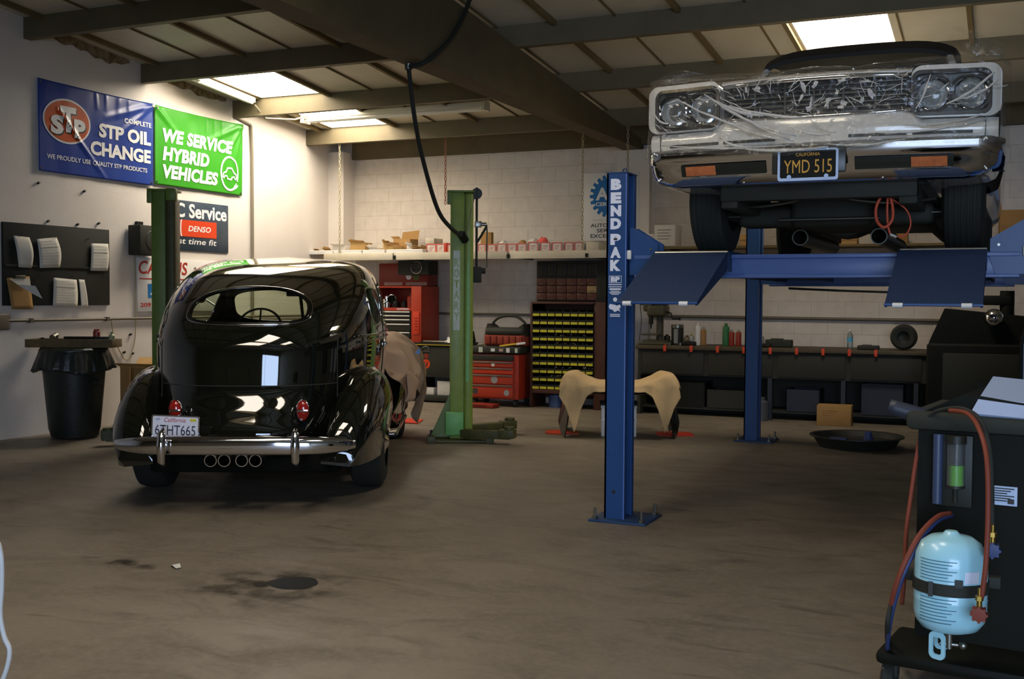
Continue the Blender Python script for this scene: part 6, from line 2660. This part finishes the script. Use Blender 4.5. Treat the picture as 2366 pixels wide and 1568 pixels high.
# under the bench
cbx = thing('cardboard_box', 'brown cardboard box on the floor in front of the workbench', 'box', (-1.79, 13.13, 0), R(2))
b = B()
b.box(-.19, .19, -.12, .12, .001, .235, .004)
b.out('carton', MATS['cardboard'], cbx)
b = B()
for k in range(3):
    b.box(-.13, .05 - .04 * k, -.122, -.12, .17 - .025 * k, .178 - .025 * k)
b.out('print', MATS['tan_board'], cbx)
b = B(Matrix.Translation((-2.66, 13.22, 0)))
b.lathe([(0, .001), (.09, .001), (.09, .22), (.05, .25), (.05, .28), (0, .28)], seg=24)
tag(b.out('grey_jug', M('jug_grey', '4a4d50', .5), smooth=40), 'grey jug on the floor by the blue rear post', 'jug')
for x, w_, h, m_, lab in ((-3.7, .3, .30, 'dark_steel', 'dark steel crate under the left half of the workbench'), (-3.1, .25, .22, 'bench_dark', 'dark grey low crate under the workbench beside the steel one'), (-1.3, .22, .36, 'bench_leg', 'blue-grey tall crate under the right half of the workbench'), (-2.2, .18, .26, 'bench_leg', 'blue-grey low crate under the workbench beside the cardboard box')):
    b = B(Matrix.Translation((x, 13.6, .112)))
    b.box(-w_, w_, -.2, .2, 0, .02)
    for s_ in (-1, 1):
        b.box(s_ * w_ - .01, s_ * w_ + .01, -.2, .2, 0, h)
        b.box(-w_, w_, s_ * .2 - .01, s_ * .2 + .01, 0, h)
    b.box(-w_ * .7, w_ * .6, -.15, .15, .02, h * .9, .01)
    tag(b.out('crate', MATS[m_]), lab, 'crate')
pan = thing('drain_pan', 'black oil drain pan on the floor behind the blue lift', 'pan', (-1.33, 11.3, 0))
b = B()
b.lathe([(0, .004), (.36, .004), (.42, .10), (.45, .105), (.45, .115), (.41, .11), (.34, .02), (0, .02)], seg=40)
b.out('pan', MATS['black_paint'], pan, smooth=40)
b = B()
b.lathe([(0, .06), (.385, .06)], seg=40)
b.out('oil', MATS['oil_stain'], pan, smooth=0)
b = B()
b.cyl((.1, .1, .06), (.1, .1, .14), .05, .03, seg=16)
b.box(-.22, -.06, -.3, -.2, .08, .11, .01)
b.out('filter', M('filter_blue', '3a4a7a', .4), pan, smooth=40)

# tall dark machinery at the right end of the bench
M('machine_dark', '16170f', .6, var=.3, dark='10110b', spec=.15)
tm = thing('tire_machine', 'tall dark workshop machine with a chrome ball, right of the bench', 'machine', (-.30, 12.35, 0))
b = B()
b.box(-.46, .62, -.05, .55, .02, 1.0, .03, 3)
b.prism([(-.45, 1.0), (.6, 1.0), (.55, 1.28), (-.30, 1.36)], .4, 'XZ', .1)
b.out('cabinet', MATS['machine_dark'], tm)
b = B()
b.box(-.3, .5, -.06, -.04, .2, .9, .01)
b.out('front_panel', MATS['black_matte'], tm)
b = B()
b.cyl((.30, .2, 1.2), (.30, .2, 1.55), .07, seg=20)
b.box(-.2, .34, .12, .28, 1.40, 1.5, .02)
b.out('arm', MATS['machine_dark'], tm, smooth=40)
b = B()
b.ball((.18, .0, 1.27), .095, 24, 14)
b.out('chrome_ball', MATS['chrome'], tm, smooth=180)
b = B()
b.box(.05, .25, -.065, -.055, .45, .6)
b.out('badge', MATS['bench_leg'], tm)
pt = thing('parked_cart', 'blue-grey glossy slanted panel cart at the right edge of the picture', 'cart', (.10, 9.2, 0))
b = B()
b.prism([(-.02, .5), (.9, .5), (.9, 1.62), (.14, 1.62), (.0, 1.15)], .5, 'XZ', 0)
b.out('body', MATS['machine_dark'], pt, smooth=0)
b = B()
b.prism([(.02, .55), (.10, .55), (.20, 1.55), (.14, 1.55), (.02, 1.12)], .006, 'XZ', -.006)
b.out('panel', M('panel_blue_grey', '4a5568', .25), pt, smooth=0)
for x in (.1, .75):
    for y in (.08, .42):
        b = B()
        b.cyl((x, y, .05), (x, y, .52), .03, seg=10)
        b.cyl((x - .02, y, .05), (x + .02, y, .05), .05, seg=14)
        b.out('leg', MATS['machine_dark'], pt, smooth=40)

# ------------------------------------------------------------------ fender panel on its stand, under a tan cloth
M('tan_cloth', 'c6a878', .9, var=.2, scale=6, dark='a58a5c', bump=.35, bscale=40)
FX0 = Vector((-3.75, 11.15, 0))
FR = R(20)
fs = thing('work_stand', 'white and black folding work stand holding the draped fender', 'stand', FX0, FR)
for sx in (-1, 1):
    for y in (-.16, .16):
        b = B()
        b.box(sx * .165 - .018, sx * .165 + .018, y - .018, y + .018, .0, .30, .004)
        b.out('leg', MATS['white_plastic'], fs)
    b = B()
    b.box(sx * .165 - .02, sx * .165 + .02, -.18, .18, .16, .185)
    b.box(sx * .165 - .022, sx * .165 + .022, -.19, .19, .30, .33)
    b.out('side_rail', MATS['white_plastic'], fs)
b = B()
for y in (-.17, .17):
    b.box(-.165, .165, y - .01, y + .01, .165, .19)
    b.box(-.185, .185, y - .02, y + .02, .30, .325)
b.out('cross_bar', MATS['brushed'], fs)
b = B()
b.box(-.2, .2, -.2, .2, .326, .35, .005)
b.box(-.05, .05, -.1, .1, .35, .47, .01)
b.out('top', MATS['black_matte'], fs)

fe = thing('car_fender', 'black curved car fender panel resting on the white stand, under the tan cloth', 'fender', FX0, FR)


def fpan(u):
    """front-view curve of the fender panel, u from -1 to 1: (x, z)"""
    a = abs(u)
    x = smooth_tab([(0, 0), (.45, .36), (.62, .50), (.78, .575), (1, .63)], a)
    z = smooth_tab([(0, .50), (.3, .54), (.5, .60), (.62, .60), (.72, .50), (.85, .28), (1, .07)], a)
    return math.copysign(x, u), z


b = B()
rows = []
for j in range(13):
    v = -1 + 2 * j / 12
    row = []
    for i in range(61):
        u = -1 + i / 30
        x, z = fpan(u)
        k = 1 - .12 * v * v
        lift_ = max(0, abs(u) - .75) * .35 * (1 - abs(v)) if abs(v) < .6 else 0
        row.append((x * k, .34 * v, z - .07 * v * v + lift_))
    rows.append(row)
b.grid(rows)
b.solid(-.012).out('panel', MATS['car_trim_black'], fe, smooth=60)
b = B()
for sx in (-1, 1):
    b.tube([(sx * (.30 + .17 * math.sin(a)), -.30, .10 + .38 * math.cos(a)) for a in (R(-10 + 100 * k / 12) for k in range(13))], .02, seg=8)
    b.tube([(sx * .30, -.30, .48), (sx * .12, -.30, .47), (0, -.30, .47)], .02, seg=8)
b.out('inner_flange', MATS['car_trim_black'], fe, smooth=180)

cl = B(Matrix.Translation(FX0) @ Matrix.Rotation(FR, 4, 'Z'))
T_TOP = [(0, .545), (.2, .552), (.34, .585), (.47, .645), (.54, .64), (.585, .585), (.61, .50)]
T_BOT = [(0, .495), (.26, .49), (.33, .44), (.39, .30), (.43, .14), (.455, .07), (.49, .17), (.54, .32), (.61, .44)]
rows = []
NU = 120
for i in range(NU + 1):
    x = -.61 + 1.22 * i / NU
    a = abs(x)
    zt, zb = smooth_tab(T_TOP, a), lerp(T_BOT, a)
    row = []
    for k in range(15):                  # over the top, back to front
        v = 1 - 1.9 * k / 14
        row.append((x * (1 - .03 * v), .40 * v, zt + .028 - .10 * max(0, v - .55) - .03 * max(0, -v - .6) + .006 * math.sin(x * 16 + v * 3)))
    y1, z1 = row[-1][1], row[-1][2]
    for k in range(1, 15):               # the front fall with its two hanging points
        t = k / 14
        z = z1 + (zb - z1) * t
        w_ = .016 * t * math.sin(x * 34 + 1.2 * math.sin(z * 9)) + .02 * t * math.sin(z * 10 + x * 4)
        row.append((x * (1 + .02 * t), y1 - .05 * math.sin(min(t * 3, 1) * PI / 2) - .03 * t + w_, z))
    rows.append(row)
cl.grid(rows)
tag(cl.solid(.005).out('drape_cloth', MATS['tan_cloth'], smooth=180), 'tan cloth draped over the fender panel behind the blue front post', 'cloth')
for px, py, w_, lab in ((1300, 1000, .18, 'red mat on the floor at the left of the draped fender'), (1560, 1004, .19, 'red mat on the floor at the right of the draped fender')):
    p = at(px, py, 2, 0)
    b = B(Matrix.Translation((p.x, p.y, 0)) @ Matrix.Rotation(FR, 4, 'Z'))
    b.prism([(-w_, -.1), (-w_ * .2, -.16), (w_, -.12), (w_ * .9, .16), (-w_ * .3, .2), (-w_ * 1.05, .12)], .012, 'XY', .001)
    tag(b.out('floor_mat', MATS['bright_red'], smooth=0), lab, 'mat')
b = B(Matrix.Translation((at(1312, 995, 2, 0).x, at(1312, 995, 2, 0).y, .014)))
b.box(-.06, .06, -.015, .015, 0, .02, .005)
b.cyl((.02, 0, .01), (.08, 0, .012), .012, seg=10)
tag(b.out('air_tool', MATS['brushed'], smooth=40), 'small silver tool lying on the left red mat', 'tool')

# ------------------------------------------------------------------ air-conditioning service machine (right foreground)
AX, AY = -.16, 4.09
M('tank_blue', 'a6dbe4', .3, coat=.3, var=.08, scale=3, dark='6fb4c8')
M('hose_blue', '2a3a66', .5)
M('hose_red', '7e3b28', .55, spec=.3)
M('brass', 'b89a4c', .3, metal=1.0)
M('dye_green', '8ad016', .3)
M('label_blue', 'b9cbe2', .5)
ac = thing('service_machine', 'dark wheeled air conditioning service machine in the right foreground', 'machine', (-.08, 4.42, 0), R(-8))
b = B()
b.prism([(-.22, .10), (.36, .10), (.36, 1.0), (.30, 1.06), (-.06, 1.10), (-.22, 1.02)], .52, 'XZ', 0)
b.box(-.30, .34, -.28, .1, .12, .17, .02)
b.out('cabinet', MATS['machine_dark'], ac, smooth=30)
b = B()
b.grid([[(-.03, -.04, 1.035), (.36, -.04, 1.02)], [(-.01, .0, 1.085), (.36, .02, 1.075)], [(0, .26, 1.155), (.36, .26, 1.13)]])
b.solid(.012)
b.out('top_panel', M('panel_pale', '9fb0cc', .45), ac, smooth=20)
b = B()
b.box(-.26, .42, -.04, .56, .96, 1.03, .02)
b.out('rim', MATS['black_matte'], ac)
b = B()
b.tube([(-.10, .04, .985), (-.20, .02, 1.005), (-.33, .0, 1.04)], [.03, .032, .03], seg=10, sub=4)
b.out('handle', M('handle_grey', '2b303a', .5), ac, smooth=180)
b = B()
b.box(-.16, -.02, -.03, .0, .68, .95, .006)
b.out('recess', MATS['black_paint'], ac)
glass('tube_clear', 'cfe0dc', .25, .03, body=.10)
b = B()
b.lathe([(.032, .76), (.032, .92)], (-.075, -.045, 0), seg=24)
b.out('dye_bottle', MATS['tube_clear'], ac, smooth=60)
b = B()
b.lathe([(0, .765), (.029, .765), (.030, .775), (.030, .84), (0, .84)], (-.075, -.045, 0), seg=24)
b.out('dye', MATS['dye_green'], ac, smooth=40)
b = B()
b.cyl((-.075, -.045, .92), (-.075, -.045, .95), .036, seg=20)
b.out('bottle_cap', MATS['black_paint'], ac)
b = B()
b.cyl((-.075, -.045, .755), (-.075, -.045, .765), .033, seg=20)
b.cyl((-.075, -.045, .70), (-.075, -.045, .755), .008, seg=10)
b.out('bottle_foot', MATS['black_paint'], ac)
b = B()
b.cyl((-.14, -.04, .69), (-.14, -.04, .95), .018, seg=12)
b.out('strut', M('strut_blue', '3a4660', .4), ac)
b = B()
b.box(.035, .13, -.004, 0, .70, .77)
lb = b.out('data_label', MATS['label_blue'], ac, smooth=0)
b = B()
for k in range(6):
    b.box(.04, .12 - .012 * (k % 3), -.006, -.004, .76 - .009 * k, .764 - .009 * k)
b.out('print', MATS['ink'], lb, smooth=0)
b = B()
b.box(.098, .12, -.006, -.004, .707, .725)
b.out('safety_mark', MATS['ink'], lb, smooth=0)
for x, y in ((-.26, -.2), (.30, -.2), (-.2, .45), (.32, .45)):
    b = B()
    b.cyl((x - .018, y, .055), (x + .018, y, .055), .055, seg=24)
    b.box(x - .03, x + .03, y - .02, y + .02, .06, .13, .01)
    w_ = b.out('caster', MATS['rubber'], ac, smooth=40)
    b = B()
    b.lathe([(0, -.034), (.03, -.032), (.044, -.022), (.046, -.018)], (x, y, .055), 'X', 20)
    b.out('caster_cap', M('cap_gloss', '2a2d30', .1), w_, smooth=60)

tk = thing('refrigerant_tank', 'pale blue refrigerant tank strapped upside down on the service machine', 'tank', (AX, AY, 0))
b = B()
b.lathe([(0, .655), (.02, .652), (.03, .64), (.07, .632), (.098, .612), (.116, .575), (.12, .54), (.12, .425), (.1215, .42), (.12, .415), (.12, .375), (.114, .345), (.095, .318), (.06, .305), (.03, .30), (0, .30)], seg=48)
b.out('cylinder', MATS['tank_blue'], tk, smooth=40)
b = B()      # carry handle, now underneath
b.bm.free()
for a in (200, 330):
    b = B(Matrix.Rotation(R(a), 4, 'Z'))
    b.ring(rrect(-.03, .03, .215, .31, .02), rrect(-.017, .017, .232, .292, .01), .008, 'XZ', -.075)
    b.out('foot_handle', MATS['tank_blue'], tk, smooth=40)
b = B()
b.cyl((0, 0, .30), (0, 0, .24), .012, seg=12)
b.cyl((-.03, 0, .255), (.03, 0, .255), .008, seg=10)
b.ball((.045, 0, .255), .015, 12, 8)
b.out('valve', MATS['brushed'], tk, smooth=50)
b = B()
b.lathe([(.121, .448), (.1245, .449), (.1245, .489), (.121, .49)], seg=48)
b.box(-.15, .16, .06, .1, .449, .489, .004)
b.out('strap', MATS['black_matte'], tk, smooth=40)
b = B()
b.box(.02, .045, -.128, -.12, .485, .51)
b.box(-.065, -.05, -.118, -.11, .444, .494)
b.out('strap_buckle', MATS['black_paint'], tk)


def on_tank(a, z):
    return (.1212 * math.cos(R(a)), .1212 * math.sin(R(a)), z)


for z0, z1, n in ((.50, .565, 7), (.355, .435, 8)):
    b = B()
    for k in range(n):
        z = z1 - (z1 - z0) * k / (n - 1)
        a0, a1 = -140, -78 - 7 * (k % 3)
        b.grid([[on_tank(a0 + (a1 - a0) * i / 10, z + dz) for i in range(11)] for dz in (0, .0028)])
    b.out('print', M('tank_print', '3f6c7c', .5), tk, smooth=0)
b = B()
b.grid([[on_tank(-66 + 26 * i / 5, z) for i in range(6)] for z in (.495, .535)])
b.out('tag', MATS['sticker_white'], tk, smooth=0)
# gauge couplers and hoses


def coupler(p, mat, label):
    root = thing('hose_coupler', label, 'coupler', p)
    b_ = B()
    b_.lathe([(0, -.02), (.022, -.018), (.024, 0), (.022, .018), (0, .02)], (0, 0, 0), Matrix.Rotation(PI / 2, 3, 'X'), 20)
    for k in range(8):
        a = 2 * PI * k / 8
        b_.cyl((.023 * math.cos(a), -.018, .023 * math.sin(a)), (.023 * math.cos(a), .018, .023 * math.sin(a)), .005, seg=6)
    b_.out('knob', MATS[mat], root, smooth=40)
    b_ = B()
    b_.cyl((0, 0, .02), (0, 0, .045), .009, seg=10)
    b_.cyl((0, 0, .045), (0, 0, .06), .013, seg=6)
    b_.cyl((0, 0, .06), (0, 0, .085), .006, seg=10)
    b_.out('nut', MATS['brass'], root, smooth=40)
    return root


q1 = at(2262, 1418, 1, 3.90)
q2 = at(2293, 1270, 1, 4.02)
coupler(q1, 'hose_red', 'red-brown hose coupler hanging over the blue tank')
coupler(q2, 'hose_blue', 'blue hose coupler at the right shoulder of the blue tank')


def hose(pts, r, mat, label, closed=False):
    b_ = B()
    b_.tube([Vector(p) for p in pts], r, seg=10, sub=8)
    return tag(b_.out('service_hose', MATS[mat], smooth=180), label, 'hose')


A3 = lambda x, y, d: at(x, y, 1, d)
hose([A3(2195, 948, 4.30), A3(2235, 955, 4.2), A3(2262, 990, 4.05), A3(2280, 1060, 3.95), A3(2283, 1180, 3.92), A3(2278, 1300, 3.90), A3(2268, 1380, 3.90)], .0085, 'hose_red', 'red-brown hose arching over the machine top and down past the tank')
hose([A3(2140, 965, 4.42), A3(2170, 948, 4.38), A3(2225, 944, 4.28), A3(2268, 975, 4.18), A3(2288, 1050, 4.10), A3(2292, 1160, 4.06), A3(2293, 1245, 4.02)], .008, 'rubber', 'black hose arching beside the red-brown one over the machine top')
hose([A3(2128, 998, 4.5), A3(2117, 1060, 4.45), A3(2104, 1150, 4.4), A3(2094, 1230, 4.35), A3(2090, 1320, 4.3), A3(2084, 1395, 4.3)], .008, 'hose_red', 'red hose hanging straight down left of the blue tank')
hose([A3(2195, 1186, 4.32), A3(2165, 1194, 4.2), A3(2125, 1235, 4.1), A3(2088, 1305, 4.05), A3(2068, 1360, 4.05), A3(2058, 1400, 4.08)], .009, 'hose_red', 'red hose curving out and down left of the blue tank')
hose([A3(2200, 1190, 4.34), A3(2168, 1202, 4.22), A3(2130, 1243, 4.12), A3(2094, 1312, 4.07), A3(2072, 1372, 4.07), A3(2056, 1440, 4.10), A3(2050, 1500, 4.2)], .008, 'hose_blue', 'blue hose running under the curving red hose')
b = B()  # black run added in place of the curving red hose's dark lower end
b.tube([A3(2058, 1398, 4.08), A3(2050, 1450, 4.06), at(2056, 1505, 2, .02), at(2090, 1522, 2, .012), at(2120, 1490, 2, .012), at(2180, 1500, 2, .012)], .009, seg=8, sub=6)
tag(b.out('floor_cable', MATS['rubber'], smooth=180), 'black sleeve of the curving red hose, running along the floor to the service machine', 'hose')

# white cord hanging at the left edge
b = B()
c0 = [(-2, 1262), (4, 1300), (4, 1360), (1, 1420), (10, 1470), (22, 1500), (18, 1535), (4, 1575)]
b.tube([Vector((-2.74, 1.74, 4.60)), Vector((-2.73, 2.0, 3.4))] + [at(x, y, 1, 2.2) for x, y in [(-60, 300), (-62, 700), (-50, 1050), (-14, 1225)] + c0 + [(-20, 1620), (-30, 1760), (-70, 1815), (-160, 1822)]], .007, seg=10, sub=8)
tag(b.out('white_cable', MATS['white_plastic'], smooth=180), 'white cord hanging in a wave at the left edge of the picture', 'cord')
bpy.context.view_layer.update()
